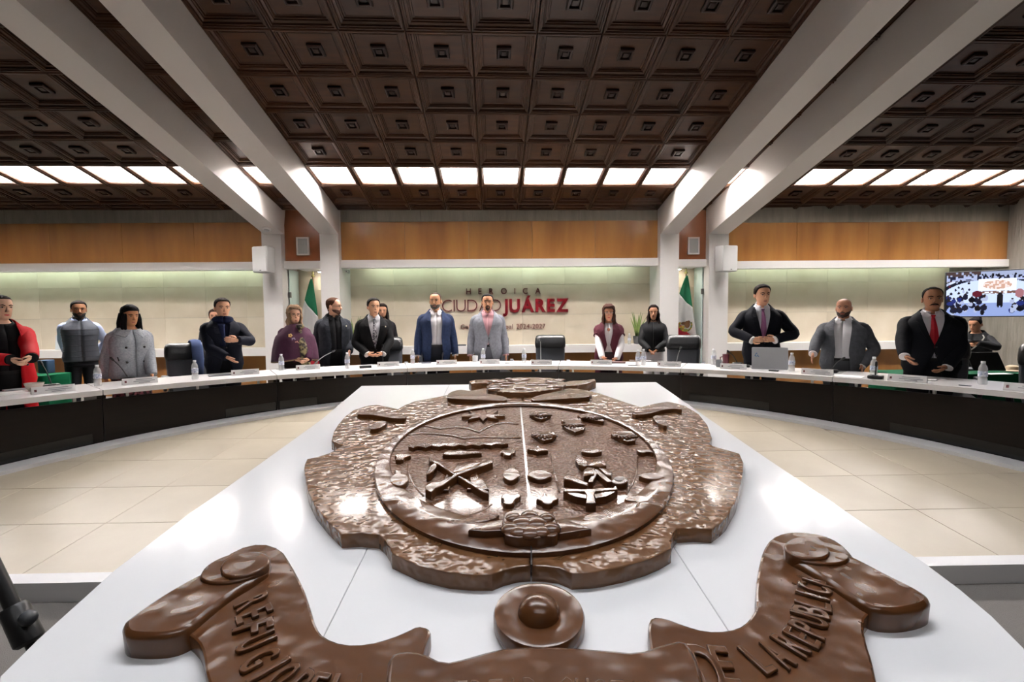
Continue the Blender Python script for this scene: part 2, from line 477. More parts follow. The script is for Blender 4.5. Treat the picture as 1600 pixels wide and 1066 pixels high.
for i in range(-9, 9):
    for j in range(-1, 9):
        x0, y0 = i * tsz + .07, YS / ca + j * tsz
        if y0 < YS / ca: y0 = YS / ca
        poly = [(x0 + .0015, y0 + .0015), (x0 + tsz - .0015, y0 + .0015), (x0 + tsz - .0015, y0 + tsz - .0015), (x0 + .0015, y0 + tsz - .0015)]
        if j < 0: continue
        A = ccw(arena)
        for k in range(len(A)):
            p, q = A[k - 1], A[k]
            poly = clip(poly, -(q[1] - p[1]), q[0] - p[0], (q[1] - p[1]) * p[0] - (q[0] - p[0]) * p[1])
            if len(poly) < 3: break
        if len(poly) >= 3 and abs(area(poly)) > .004:
            B().prism(poly, -.012, 0, .0015).build('floor_tile', M_TILE, fl)
# white step edge along the near side of the arena
o = B().box((0, YS - .035, zf(YS) / 2), (9.0, .09, zf(YS) + .012)).build('step_edge', M_RIM)
tag(o, 'white nosing along the step between tiled floor and carpet', 'step', kind='structure')
# white plinth that the curved desk stands on
def arc_solid(r0, r1, a0, a1, ztop, zbot, n=12, c=RC):
    rings = []
    for k in range(n + 1):
        a = math.radians(a0 + (a1 - a0) * k / n); s, q = math.sin(a), math.cos(a)
        ring = []
        for r, fn in ((r0, zbot), (r1, zbot), (r1, ztop), (r0, ztop)):
            x, y = c.x + r * s, c.y + r * q
            ring.append(Vector((x, y, fn(y) if callable(fn) else fn)))
        rings.append(ring)
    return B().loft(rings)
pz = lambda y: zf(max(y, YS)) + .03
o = arc_solid(RIN, RR + .16, -75, 75, pz, -.02, 50).build('plinth', M_RIM, smooth=30)
tag(o, 'white curved plinth under the round council desk', 'plinth', kind='structure')

# ------------------------------------------------------------------ the round council desk: one unit per segment
SEG = [-69.4, -51.0, -32.8, -14.6, 9.4, 27.8, 46.2, 64.6]
seg_names = ['far left', 'second from left', 'third from left', 'middle', 'third from right', 'second from right', 'far right']
ZT, TT, DW = .77, .048, .72
for i in range(len(SEG) - 1):
    a0, a1 = SEG[i] + .06, SEG[i + 1] - .06
    am = math.radians((a0 + a1) / 2)
    root = empty('council_desk', (RC.x + (RR + .3) * math.sin(am), RC.y + (RR + .3) * math.cos(am), 0))
    c = Vector((RC.x - root.location.x, RC.y - root.location.y)); oy = root.location.y
    lz = lambda y: zf(max(y + oy, YS)) + .03
    arc_solid(RR, RR + DW, a0, a1, ZT, ZT - TT, 14, c).build('desk_top', M_DESKTOP, root, smooth=30)
    pan = arc_solid(RR + .05, RR + .075, a0 - .03, a1 + .03, ZT - TT - .04, lz, 14, c).build('front_panel', M_PANEL, root, smooth=30)
    for fr in (.12, .5, .88):
        a = math.radians(a0 + (a1 - a0) * fr)
        B().box((c.x + (RR + .068) * math.sin(a), c.y + (RR + .068) * math.cos(a), ZT - TT - .03), (.022, .03, .06), Matrix.Rotation(-a, 3, 'Z')).build('bracket', M_STEEL, root)
    for fr in (.008, .992):
        a = math.radians(a0 + (a1 - a0) * fr)
        B().box((c.x + (RR + .365) * math.sin(a), c.y + (RR + .365) * math.cos(a), (ZT - TT) / 2), (.03, .57, ZT - TT - .001), Matrix.Rotation(-a, 3, 'Z')).build('leg_panel', M_PANEL, root)
    ins = {1: (.05, .30), 2: (.25, 1.08), 5: (.05, .72), 6: (.32, .98)}.get(i)
    if i in (0,): ins = (.25, .8)
    if i == 1: ins = None
    if i == 2: ins = (-.0, .0)
    if i in (0, 6): ins = (.30, .95)
    if i == 5: ins = (.06, .62)
    if i == 1: ins = (.66, .99)
    if i == 2: ins = (.01, .28)
    if ins:
        b0, b1 = a0 + (a1 - a0) * ins[0], a0 + (a1 - a0) * ins[1]
        arc_solid(RR + .044, RR + .052, b0, b1, lambda y: lz(y) + .10, lambda y: lz(y) + .005, 6, c).build('gloss_inset', M_INSET, pan)
    tag(root, f'white topped curved council desk with black front, {seg_names[i]} segment', 'desk', 'curved council desk segments')

# ------------------------------------------------------------------ the low emblem table on the sloping floor and its carvings
EZ0 = .315
EM = Matrix.Translation((0, 0, EZ0)) @ Matrix.Rotation(FA, 4, 'X')
EMI = EM.inverted(); EO = EMI @ O; ER = EMI.to_3x3()
def at_e(x, y, w=0.):
    d = ER @ ray(x, y); p = EO + d * ((w - EO.z) / d.z)
    return (p.x, p.y)
def cp(ox, oy, s, pts, w):
    return [at_e(ox + x / s, oy + y / s, w) for x, y in pts]
table = empty('emblem_table', M=EM)
tag(table, 'low white lacquered table carrying the carved brown coat of arms', 'table')
edge_px = [(565, 603), (500, 657), (400, 729), (280, 814), (225, 856), (180, 890), (120, 944), (60, 998), (0, 1057)]
edge_rx = [(1025, 597), (1100, 649), (1200, 717.5), (1310, 791), (1380, 838), (1445, 880), (1500, 921), (1550, 963), (1600, 1013)]
Lp = [at_e(*p) for p in edge_px]; Rp = [at_e(*p) for p in edge_rx]
outline = Lp + [(-1.12, .92), (-.85, .72), (-.4, .60), (.1, .56), (.6, .60), (1.0, .74), (1.25, .93)] + Rp[::-1]
s1, s2 = (at_e(576, 853), at_e(505, 995)), (at_e(1055, 858), at_e(1138, 985))
def half(poly, p, q, sg, gap=.0012):
    nx, ny = (q[1] - p[1]), -(q[0] - p[0]); l = math.hypot(nx, ny); nx, ny = nx / l * sg, ny / l * sg
    return clip(poly, nx, ny, -(nx * p[0] + ny * p[1]) - gap)
tops = [half(outline, *s1, 1), half(half(outline, *s1, -1), *s2, 1), half(outline, *s2, -1)]
ok = abs(area(tops[0])) + abs(area(tops[1])) + abs(area(tops[2]))
if ok < .9 * abs(area(outline)):
    tops = [half(outline, *s1, -1), half(half(outline, *s1, 1), *s2, -1), half(outline, *s2, 1)]
if abs(area(tops[1])) < 1.0 or min(abs(area(t)) for t in tops) < .01:
    tops = [half(outline, *s1, 1), half(half(outline, *s1, -1), *s2, -1), half(outline, *s2, 1)]
for t in tops:
    B().prism(t, -.045, 0, .003).build('top_panel', M_LACQ, table)
B().prism(inset(ccw(outline), .05), -.405, -.045).build('base', M_WHITE, table)

V_ = lambda *a: Vector(a)
shield = empty('carved_coat_of_arms', M=EM)
tag(shield, 'large carved brown wooden coat of arms with oval shield, lying on white table', 'carving')
BASEW, RINGW, FIELDW = .062, .085, .060
c1 = lambda pts, w: cp(460, 570, 2.881, pts, w)
c2 = lambda pts, w: cp(800, 570, 2.8816, pts, w)
c6 = lambda pts, w: cp(460, 620, 7.617, pts, w)
left_out = ([at_e(x, y, BASEW) for x, y in ((815, 604), (760, 606), (700, 617), (675, 622), (647.4, 627), (632, 633))]
            + c6([(1230, 145), (1110, 118), (985, 95), (900, 103), (830, 115), (700, 160), (600, 235), (520, 330), (470, 410), (440, 520), (490, 545), (570, 580), (490, 630), (400, 675), (270, 715), (150, 740), (122, 800), (115, 860)], BASEW)
            + c1([(45, 480), (52, 530), (62, 575), (95, 640), (150, 705), (210, 762), (300, 757), (380, 765), (408, 790), (428, 820), (438, 850), (560, 905), (700, 937), (800, 945), (890, 945), (940, 925), (1000, 910), (1062, 905)], BASEW))
right_out = (c2([(90, 905), (150, 908), (210, 915), (270, 940), (340, 937), (400, 930), (500, 910), (600, 882), (665, 855), (718, 825), (716, 790), (727, 760), (745, 740), (820, 735), (900, 740), (935, 715), (965, 688), (1010, 610), (1030, 540), (1041, 480), (1043, 440), (1025, 400), (965, 382), (905, 366), (890, 352), (901, 330), (880, 270), (840, 220), (780, 185), (740, 173), (700, 166), (640, 175), (580, 190), (500, 165), (400, 130), (360, 120)], BASEW)
             + [at_e(x, y, BASEW) for x, y in ((900, 607), (870, 605.5), (817, 604))])
seam_far, seam_near = at_e(813, 610, BASEW), at_e(830.5, 890, BASEW)
for pts in (left_out, right_out):
    B().prism(pts, 0, BASEW, .006).build('shield_half', M_EMB, shield, smooth=28)
# oval ring
def ell(p_l, p_r, p_t, p_b, w, n=96):
    l, r, t, b = (at_e(*p, w) for p in (p_l, p_r, p_t, p_b))
    cx, cy = (l[0] + r[0]) / 2, (t[1] + b[1]) / 2; rx, ry = (r[0] - l[0]) / 2, (t[1] - b[1]) / 2
    return [(cx + rx * math.cos(2 * math.pi * k / n), cy + ry * math.sin(2 * math.pi * k / n)) for k in range(n)]
outer = ell((577, 732), (1062, 730), (815, 627.5), (829, 862), RINGW)
inner = ell((597, 727), (1041, 724), (814, 632), (828, 812), RINGW)
mid = [((a[0] * .5 + b[0] * .5), (a[1] * .5 + b[1] * .5)) for a, b in zip(outer, inner)]
def ring_solid(prof):
    b = B(); n = len(outer); rings = []
    for f, w in prof:
        rings.append([Vector((o[0] + (i[0] - o[0]) * f, o[1] + (i[1] - o[1]) * f, w)) for o, i in zip(outer, inner)])
    return b.loft(rings, cap=False)
ring_solid([(0, BASEW - .01), (0, RINGW - .006), (.06, RINGW), (.6, RINGW + .003), (.93, RINGW - .002), (1, RINGW - .008), (1.0, FIELDW - .004)]).build('oval_ring', M_EMBS, shield, smooth=35)
field = B().prism(inner, .05, BASEW + .002).build('oval_field', M_EMBF, shield)
# rope of beads along the upper edge of the ring
bd = B()
for k in range(96):
    a = 2 * math.pi * k / 96
    if math.sin(a) > .55:
        o = outer[k]; bd.ball((o[0] * 1.0 + .012 * math.cos(a), o[1] + .022 * math.sin(a), BASEW + .006), .014, 8, 5)
bd.build('bead_rope', M_EMBS, shield, smooth=0)['kind'] = 'stuff'
# seam strip
p, q = at_e(813, 628, RINGW), at_e(830.5, 884, RINGW)
def strip(p, q, w, z0, z1):
    d = Vector((q[0] - p[0], q[1] - p[1])).normalized() * (w / 2); n = (-d.y, d.x)
    return [(p[0] + n[0], p[1] + n[1]), (q[0] + n[0], q[1] + n[1]), (q[0] - n[0], q[1] - n[1]), (p[0] - n[0], p[1] - n[1])], z0, z1
B().prism(*strip(at_e(813, 632, .064), at_e(829, 800, .064), .012, .055, .0655)).build('seam_strip', M_STEEL, shield)
B().prism(*strip(at_e(829, 812, RINGW), at_e(830.5, 884, RINGW), .005, .06, RINGW + .0045)).build('seam_line', M_SEAM, shield)
cA = lambda pts, w: cp(590, 620, 6.6625, pts, w)
cB = lambda pts, w: cp(810, 620, 6.4, pts, w)
cC = lambda pts, w: cp(590, 720, 6.272, pts, w)
cD = lambda pts, w: cp(810, 720, 6.272, pts, w)
cE = lambda pts, w: cp(680, 580, 5.333, pts, w)
def relief(name, pts, h, base=FIELDW, bev=.006, sm=0, mt=None, fn=None):
    w = base + h
    poly = fn(pts, w) if fn else [at_e(x, y, w) for x, y in pts]
    if sm: poly = smoothpoly(poly, sm)
    return B().prism(poly, base - .006, w, bev).build(name, mt or M_EMBS, shield, smooth=30)
# north star
relief('star', [(875, 185), (985, 178), (945, 140), (1060, 178), (1105, 128), (1140, 178), (1255, 140), (1205, 182), (1325, 180), (1325, 200), (1215, 200), (1260, 235), (1140, 212), (1098, 250), (1060, 212), (940, 240), (985, 203), (875, 208)], .03, fn=cA, bev=.004)
# hill lines of the upper field
def ridge(name, pts, r, fn, w=FIELDW + .004):
    P = fn(pts, w); b = B(); b.tube([(x, y, w) for x, y in P], r, 8, .5); return b.build(name, M_EMBS, shield, smooth=0)
ridge('hill_ridge', [(400, 310), (520, 310), (650, 340), (800, 320), (950, 335), (1060, 375), (1120, 335), (1220, 290), (1330, 275), (1470, 290)], .014, cA)
ridge('hill_ridge', [(160, 435), (300, 400), (450, 385), (600, 390), (780, 410), (900, 440), (1100, 425), (1300, 430), (1490, 430)], .014, cA)
ridge('field_line', [(75, 568), (300, 566), (640, 560), (1100, 548), (1500, 460)], .004, cA)
relief('scalloped_chain', [(318, 500), (370, 490), (400, 498), (480, 478), (560, 490), (640, 472), (720, 488), (790, 470), (860, 485), (940, 470), (1010, 482), (1090, 468), (1160, 482), (1240, 465), (1300, 475), (1360, 485), (1300, 500), (1230, 492), (1180, 510), (1110, 495), (1060, 512), (980, 498), (920, 516), (850, 500), (790, 520), (700, 505), (640, 525), (560, 510), (500, 530), (420, 515), (370, 532), (320, 520)], .03, fn=cA, bev=.003)
relief('horse_figure', [(675, 590), (720, 560), (850, 560), (960, 565), (1020, 560), (1080, 570), (1085, 590), (990, 590), (940, 600), (850, 606), (740, 606), (680, 600)], .03, fn=cA, sm=1)
for k, pts in enumerate(([(170, 610), (230, 585), (290, 600), (340, 590), (350, 615), (280, 630), (260, 660), (180, 665), (200, 630)],
                         [(1268, 570), (1310, 545), (1350, 560), (1410, 530), (1448, 570), (1400, 590), (1390, 615), (1320, 610), (1310, 590)])):
    relief('bull_head', pts, .028, fn=cA, sm=1)
for pts in ([(170, 770), (195, 745), (215, 765), (250, 770), (240, 800), (310, 810), (330, 860), (290, 910), (220, 935), (150, 910), (122, 870), (140, 820), (190, 800)],
            [(1355, 715), (1385, 695), (1400, 712), (1438, 715), (1430, 745), (1475, 770), (1490, 815), (1440, 860), (1385, 880), (1320, 855), (1295, 810), (1320, 765), (1370, 745)]):
    relief('rosette_urn', pts, .03, fn=cA, sm=1)
for pts in ([(218, 400), (250, 360), (330, 375), (345, 340), (420, 370), (440, 430), (448, 455), (350, 470), (330, 430), (270, 415)],
            [(1200, 345), (1260, 310), (1320, 340), (1390, 310), (1410, 350), (1350, 380), (1330, 430), (1225, 425), (1240, 385)]):
    relief('bull_head', pts, .028, fn=cC, sm=1)
# crossed rifle and sabre over a cannon
relief('cannon', [(720, 800), (780, 830), (770, 880), (740, 970), (630, 975), (720, 900), (690, 850)], .022, fn=cA)
relief('cannon', [(950, 830), (1030, 770), (1060, 850), (1110, 870), (1160, 960), (925, 960), (960, 890)], .022, fn=cA)
relief('banner', [(780, 790), (830, 690), (1000, 660), (1080, 690), (900, 770), (820, 800)], .012, fn=cA)
relief('rifle', [(495, 925), (560, 890), (640, 885), (760, 830), (800, 795), (1190, 655), (1200, 680), (840, 815), (780, 855), (690, 920), (610, 950), (560, 1000), (495, 965)], .045, fn=cA)
relief('sabre', [(530, 630), (575, 625), (590, 660), (640, 680), (800, 790), (870, 825), (1160, 985), (1155, 1010), (1100, 1000), (830, 835), (770, 800), (630, 705), (590, 690), (540, 670)], .04, fn=cA)
relief('powder_flask', [(500, 790), (540, 720), (590, 685), (620, 700), (610, 740), (560, 790), (510, 815)], .045, fn=cA, sm=1)
ridge('inner_oval_line', [(310, 690), (315, 760), (350, 870), (400, 950), (480, 1040)], .005, cA)
ridge('inner_oval_line', [(520, 420), (600, 490), (720, 535), (830, 545), (950, 520), (1060, 475), (1120, 430)], .005, cC)
relief('corn_cob', [(665, 590), (740, 570), (810, 580), (900, 555), (1040, 535), (1150, 500), (1195, 520), (1190, 545), (1100, 580), (980, 605), (850, 620), (700, 615)], .03, fn=cC, sm=1, mt=M_EMBF)
# pleated shells in the upper right quarter
for pts in ([(110, 175), (140, 165), (140, 150), (298, 148), (298, 165), (325, 180), (290, 205), (230, 225), (170, 210)],
            [(590, 185), (720, 155), (740, 170), (820, 210), (860, 235), (850, 250), (750, 235), (640, 215)],
            [(428, 235), (520, 220), (630, 220), (630, 260), (670, 300), (650, 330), (570, 355), (500, 325), (440, 290), (480, 265)],
            [(130, 365), (170, 345), (350, 345), (380, 385), (340, 420), (250, 440), (190, 410)],
            [(925, 375), (950, 345), (1130, 345), (1180, 385), (1170, 440), (1090, 450), (1010, 420)]):
    o = relief('pleated_shell', pts, .03, fn=cB, bev=.004)
    P = cB(pts, FIELDW + .034); cx = sum(p[0] for p in P) / len(P); cy = sum(p[1] for p in P) / len(P)
    for k in range(-3, 4):
        B().tube([(cx + k * .004, cy + .05, FIELDW + .03), (cx + k * .026, cy - .055 + abs(k) * .012, FIELDW + .032)], .011, 6, .7).build('pleat', M_EMBS, o, smooth=0)
relief('flying_bird', [(85, 515), (170, 510), (178, 490), (205, 490), (220, 515), (305, 525), (290, 540), (220, 540), (190, 555), (165, 540), (90, 530)], .03, fn=cB, sm=1)
relief('pod', [(620, 530), (650, 512), (740, 512), (800, 525), (845, 545), (800, 560), (720, 565), (640, 555)], .028, fn=cB, sm=1)
relief('fish', [(1178, 520), (1210, 535), (1280, 525), (1340, 535), (1355, 565), (1300, 550), (1240, 565), (1190, 550)], .028, fn=cB, sm=1)
relief('shell_fruit', [(85, 770), (150, 735), (250, 730), (335, 760), (340, 795), (260, 825), (190, 828), (100, 795)], .03, fn=cB, sm=1)
relief('shell_fruit', [(1200, 780), (1260, 755), (1380, 760), (1460, 775), (1475, 805), (1400, 828), (1300, 825), (1220, 805)], .03, fn=cB, sm=1)
ridge('inner_oval_line', [(320, 570), (345, 700), (380, 830), (410, 960)], .005, cB)
ridge('inner_oval_line', [(1195, 600), (1185, 740), (1150, 860), (1080, 980)], .005, cB)
# helmet, plough, anvil and wheel
relief('helmet_plume', [(565, 610), (590, 575), (640, 600), (690, 640), (700, 690), (650, 705), (580, 660)], .035, fn=cB, sm=1)
relief('gear_block', [(750, 640), (850, 620), (880, 690), (820, 700), (690, 690)], .03, fn=cB)
relief('anvil', [(650, 740), (690, 705), (765, 712), (755, 775), (655, 795)], .045, fn=cB, bev=.003)
relief('anvil', [(800, 708), (880, 720), (940, 750), (930, 798), (885, 790)], .045, fn=cB, bev=.003)
relief('compass', [(692, 852), (765, 725), (795, 725), (945, 850), (880, 852), (788, 768), (745, 852)], .04, fn=cB, bev=.003)
relief('hammer', [(450, 800), (490, 780), (540, 790), (640, 840), (705, 860), (690, 890), (610, 870), (520, 835), (455, 825)], .045, fn=cB)
wheel = relief('wheel', [(930, 830), (970, 795), (1040, 790), (1100, 815), (1095, 855), (1040, 875), (960, 870), (920, 855)], .035, fn=cB, sm=1)
p = cB([(1005, 825)], FIELDW + .036)[0]
B().lathe([(.022, 0), (.022, .004), (.001, .004)], (p[0], p[1], FIELDW + .033), 12).build('hub', M_BOSS, wheel)
relief('plough_beam', [(440, 272), (640, 277), (970, 262), (970, 284), (760, 300), (742, 330), (760, 415), (660, 415), (668, 330), (640, 302), (440, 300)], .045, fn=cD, bev=.004)
for pts in ([(448, 300), (500, 332), (570, 355), (665, 372)], [(962, 284), (920, 318), (850, 350), (750, 368)]):
    P = cD(pts, FIELDW + .03); q = B(); q.loft([[V_(x, y - .022, FIELDW - .004), V_(x, y + .022, FIELDW - .004), V_(x, y + .018, FIELDW + .04), V_(x, y - .018, FIELDW + .04)] for x, y in P]); q.build('plough_bow', M_EMBS, shield)
relief('trefoil_leaf', [(1035, 365), (1100, 340), (1180, 335), (1280, 360), (1290, 400), (1200, 405), (1185, 440), (1150, 465), (1145, 445), (1165, 400), (1050, 390)], .03, fn=cD, sm=1)
relief('acorn', [(160, 375), (230, 355), (240, 320), (270, 310), (285, 350), (395, 360), (390, 380), (350, 390), (330, 425), (240, 420), (220, 390)], .03, fn=cD, sm=1)
relief('sun_fan', [(620, 560), (690, 510), (780, 498), (870, 515), (940, 575), (930, 600), (630, 592)], .028, fn=cD, sm=1)
# ribbon with mask at the foot of the oval
relief('ribbon_end', [(888, 675), (960, 640), (1100, 595), (1230, 570), (1230, 680), (1050, 690)], .03, RINGW, fn=cC)
relief('ribbon_end', [(380, 590), (480, 580), (620, 620), (715, 665), (560, 690), (400, 715)], .03, RINGW, fn=cD)
mk = relief('lion_mask', [(1225, 545), (1260, 500), (1350, 475), (1480, 470), (1600, 475), (1690, 500), (1740, 560), (1770, 640), (1775, 720), (1720, 745), (1640, 735), (1560, 760), (1480, 745), (1380, 755), (1290, 740), (1230, 720)], .04, RINGW, fn=cC, sm=1)
for (x, y, r) in ((1330, 560, .035), (1420, 600, .045), (1560, 600, .045), (1660, 560, .035), (1300, 660, .04), (1380, 690, .04), (1490, 690, .05), (1600, 690, .04), (1700, 660, .04), (1490, 540, .04)):
    p = cC([(x, y)], RINGW + .04)[0]
    B().ball((p[0], p[1], RINGW + .036), (r, r, .018), 12, 6).build('curl', M_EMBS, mk, smooth=0)
# crest and leaf bars at the far end
def crest(name, pts, w0, w1, sm=0, mt=None):
    poly = cE(pts, w1)
    if sm: poly = smoothpoly(poly, sm)
    return B().prism(poly, w0, w1, .006).build(name, mt or M_EMB, shield, smooth=30)
crest('crest_wing', [(280, 85), (330, 72), (430, 70), (560, 68), (580, 100), (500, 112), (430, 100), (300, 100)], 0, .08)
crest('crest_wing', [(1040, 100), (1120, 82), (1240, 75), (1330, 64), (1340, 78), (1280, 100), (1180, 118), (1060, 125)], 0, .08)
cb = crest('crest_body', [(425, 125), (470, 95), (560, 62), (700, 52), (840, 52), (960, 55), (1060, 75), (1090, 105), (1060, 135), (1000, 150), (880, 165), (780, 178), (640, 178), (520, 172), (440, 150)], 0, .105)
for k in range(34):
    a = random.uniform(-1, 1); b = random.uniform(0, 1)
    p = cE([(750 + a * 290, 66 + b * 95)], .105)[0]
    B().ball((p[0], p[1], .103), (random.uniform(.03, .08), random.uniform(.02, .06), random.uniform(.008, .022)), 10, 5).build('crest_scale', M_EMBS, cb, smooth=0)
crest('leaf_bar', [(92, 208), (120, 175), (200, 152), (270, 162), (420, 185), (590, 212), (608, 235), (560, 250), (420, 242), (230, 235), (110, 225)], BASEW - .01, .10, 1, M_EMBS)
crest('leaf_bar', [(790, 230), (840, 205), (960, 180), (1100, 150), (1190, 145), (1290, 172), (1312, 198), (1240, 222), (1100, 228), (960, 238), (830, 248)], BASEW - .01, .10, 1, M_EMBS)
c7 = lambda pts, w: cp(980, 610, 7.105, pts, w)
for fn, pts, nm in ((c6, [(735, 185), (800, 168), (950, 172), (1150, 200), (1350, 235), (1300, 262), (1180, 262), (1040, 235), (900, 215), (760, 215)], 'feather'),
                    (c6, [(885, 375), (930, 315), (1020, 285), (1110, 290), (1095, 325), (1000, 375), (920, 390)], 'feather'),
                    (c7, [(40, 245), (90, 210), (160, 225), (260, 180), (360, 132), (480, 130), (600, 190), (612, 215), (520, 205), (400, 215), (240, 265), (110, 275)], 'feather'),
                    (c7, [(270, 300), (320, 270), (400, 290), (465, 380), (430, 400), (330, 360)], 'feather')):
    relief(nm, pts, .03, BASEW, fn=fn, sm=1)

# medallion disc
medal = empty('carved_medallion', M=EM)
tag(medal, 'round carved brown medallion with domed centre below the shield', 'carving')
MW = .055
l, r, t = at_e(771, 952, MW), at_e(912, 950, MW), at_e(841, 908.7, MW)
mr = (r[0] - l[0]) / 2; mc = ((l[0] + r[0]) / 2, t[1] - mr, 0)
B().lathe([(mr * .97, 0), (mr, .01), (mr, MW - .012), (mr * .97, MW - .003), (mr * .9, MW), (mr * .55, MW - .003), (mr * .5, MW - .005), (.001, MW - .005)], mc, 64).build('disc', M_EMBS, medal, smooth=40)
d = [(mr * .47, MW - .008)]
for k in range(9):
    a = math.radians(90 * k / 8); d.append((mr * .46 * math.cos(a) + .0005, MW - .004 + mr * .36 * math.sin(a)))
B().lathe(d, mc, 48).build('dome', M_EMBS, medal, smooth=60)

# motto scroll
scroll = empty('carved_motto_scroll', M=EM)
tag(scroll, 'carved brown scroll with raised motto letters at the near table edge', 'carving')
SW = .05
c3 = lambda pts, w: cp(180, 820, 2.963, pts, w)
c5 = lambda pts, w: cp(600, 880, 3.2, pts, w)
c8 = lambda pts, w: cp(1000, 820, 3.3333, pts, w)
sheet_l = c3([(380, 540), (300, 480), (330, 380), (440, 200), (560, 110), (680, 82), (770, 112), (812, 175), (870, 280), (905, 380), (930, 470), (970, 520), (1060, 553), (1170, 550), (1280, 520), (1350, 490), (1400, 465), (1450, 475), (1465, 500), (1440, 560), (1420, 640), (1420, 780), (1420, 900)], SW)
sheet_l += [at_e(640, 1180, SW), at_e(480, 1190, SW), at_e(400, 1150, SW), at_e(340, 1100, SW), at_e(321, 1060, SW), at_e(317, 1022, SW)]
sheet_r = c8([(1175, 480), (1165, 540), (1185, 630), (1210, 700), (1235, 820)], SW) + [at_e(1375, 1085, SW), at_e(1330, 1130, SW), at_e(1240, 1170, SW), at_e(1080, 1185, SW), at_e(1020, 1180, SW)]
sheet_r += c8([(60, 860), (60, 700), (45, 600), (40, 520), (60, 477), (130, 482), (230, 520), (340, 552), (460, 550), (540, 520), (590, 460), (605, 420), (600, 340), (615, 230), (640, 130), (680, 70), (750, 40), (830, 35), (950, 50), (1040, 90), (1110, 160), (1230, 330), (1250, 430)], SW)
for s in (sheet_l, sheet_r):
    s = smoothpoly(s, 1)
    B().prism(s, 0, SW, .008).build('scroll_sheet', M_EMBS, scroll, smooth=30)
band = c5([(10, 560), (20, 455), (100, 428), (200, 440), (300, 490), (400, 468), (530, 430), (620, 414), (760, 408), (900, 410), (1100, 425), (1270, 440), (1380, 400), (1500, 372), (1560, 450), (1600, 560)], SW + .02)
band += [at_e(1105, 1110, SW + .02), at_e(1090, 1230, SW + .02), at_e(850, 1240, SW + .02), at_e(620, 1230, SW + .02), at_e(598, 1110, SW + .02)]
B().prism(smoothpoly(band, 1), 0, SW + .02, .014).build('scroll_band', M_EMBS, scroll, smooth=40)
def roll_bar(pts, fn, w0, w1, name, sm=1, bev=.02):
    B().prism(smoothpoly(fn(pts, w1), 2), w0, w1, bev).build(name, M_EMBS, scroll, smooth=50)
roll_bar([(30, 490), (30, 455), (70, 422), (200, 330), (360, 238), (450, 200), (590, 190), (700, 180), (720, 205), (640, 260), (520, 330), (400, 430), (340, 480), (250, 512), (130, 517), (50, 510)], c3, 0, SW + .024, 'roll', 1, .016)
roll_bar([(1515, 410), (1515, 378), (1450, 330), (1300, 258), (1110, 158), (1000, 120), (860, 130), (770, 150), (760, 165), (850, 215), (950, 270), (1080, 360), (1200, 440), (1330, 452), (1440, 437)], c8, 0, SW + .024, 'roll', 1, .016)
roll_bar([(385, 240), (420, 185), (520, 135), (640, 118), (710, 135), (725, 170), (680, 220), (590, 258), (480, 272), (410, 262)], c3, SW, SW + .034, 'curl', 1, .006)
roll_bar([(480, 205), (500, 165), (570, 132), (660, 122), (712, 140), (720, 170), (670, 212), (590, 240), (510, 242)], c3, SW, SW + .044, 'curl', 1, .006)
roll_bar([(745, 125), (760, 85), (820, 60), (900, 68), (1000, 120), (1100, 158), (1080, 195), (980, 205), (900, 200), (800, 178)], c8, SW, SW + .034, 'curl', 1, .006)
roll_bar([(745, 120), (760, 85), (820, 62), (900, 70), (980, 115), (995, 150), (960, 172), (880, 178), (800, 165)], c8, SW, SW + .044, 'curl', 1, .006)
# raised letters, one by one, along the scroll
def letter(ch, p, direction, up, h, wd, parent, w, m=M_EMBS, thick=.012):
    cu_ = bpy.data.curves.new('letter', 'FONT'); cu_.body = ch; cu_.extrude = .04; cu_.bevel_depth = .025; cu_.bevel_resolution = 1; cu_.offset = .0
    cu_.resolution_u = 3
    to = bpy.data.objects.new('letter', cu_); COL.objects.link(to)
    dg = bpy.context.evaluated_depsgraph_get()
    me = bpy.data.meshes.new_from_object(to.evaluated_get(dg)); bpy.data.objects.remove(to)
    v = np.empty(len(me.vertices) * 3); me.vertices.foreach_get('co', v); v = v.reshape(-1, 3)
    mn, mx = v.min(0), v.max(0)
    v = (v - mn) / np.maximum(mx - mn, 1e-6)
    D, U = np.array((*direction, 0)), np.array((*up, 0)); N = np.array((0, 0, 1.))
    P = np.array((*p, w)) + np.outer(v[:, 0] - .5, D) * wd + np.outer(v[:, 1] - .5, U) * h + np.outer(v[:, 2], N) * thick
    me.vertices.foreach_set('co', P.ravel()); me.update(); me.materials.clear(); me.materials.append(m)
    return put('letter', me, parent)
def motto(word, ends_a, ends_b, fn, w):
    # for each letter: lower end and upper end in crop pixels
    A = fn(ends_a, w); Bq = fn(ends_b, w)
    for i, ch in enumerate(word):
        if ch == ' ': continue
        a, b = Vector(A[i]), Vector(Bq[i]); u = (b - a); h = u.length; u.normalize()
        d = Vector((u.y, -u.x))
        wd = h * .40 if ch not in 'I1' else h * .12
        letter(ch, (a + b) / 2, d, u, h, wd, scroll, w)
def interp(pts, n):
    t = np.linspace(0, len(pts) - 1, n); k = np.arange(len(pts))
    return list(zip(np.interp(t, k, [p[0] for p in pts]), np.interp(t, k, [p[1] for p in pts])))
motto('REFUGIO', [(555, 405), (558, 460), (540, 523), (556, 598), (572, 688), (610, 745), (690, 780)], [(712, 330), (728, 388), (736, 458), (744, 512), (762, 585), (812, 628), (858, 655)], c3, SW)
motto('DE LA', [(770, 830), (860, 860), (0, 0), (985, 880), (1085, 885)], [(925, 690), (975, 700), (0, 0), (1060, 705), (1140, 705)], c3, SW)
motto('DE LA', [(420, 930), (480, 860), (0, 0), (690, 785), (800, 760)], [(300, 640), (395, 645), (0, 0), (530, 640), (620, 625)], c8, SW)
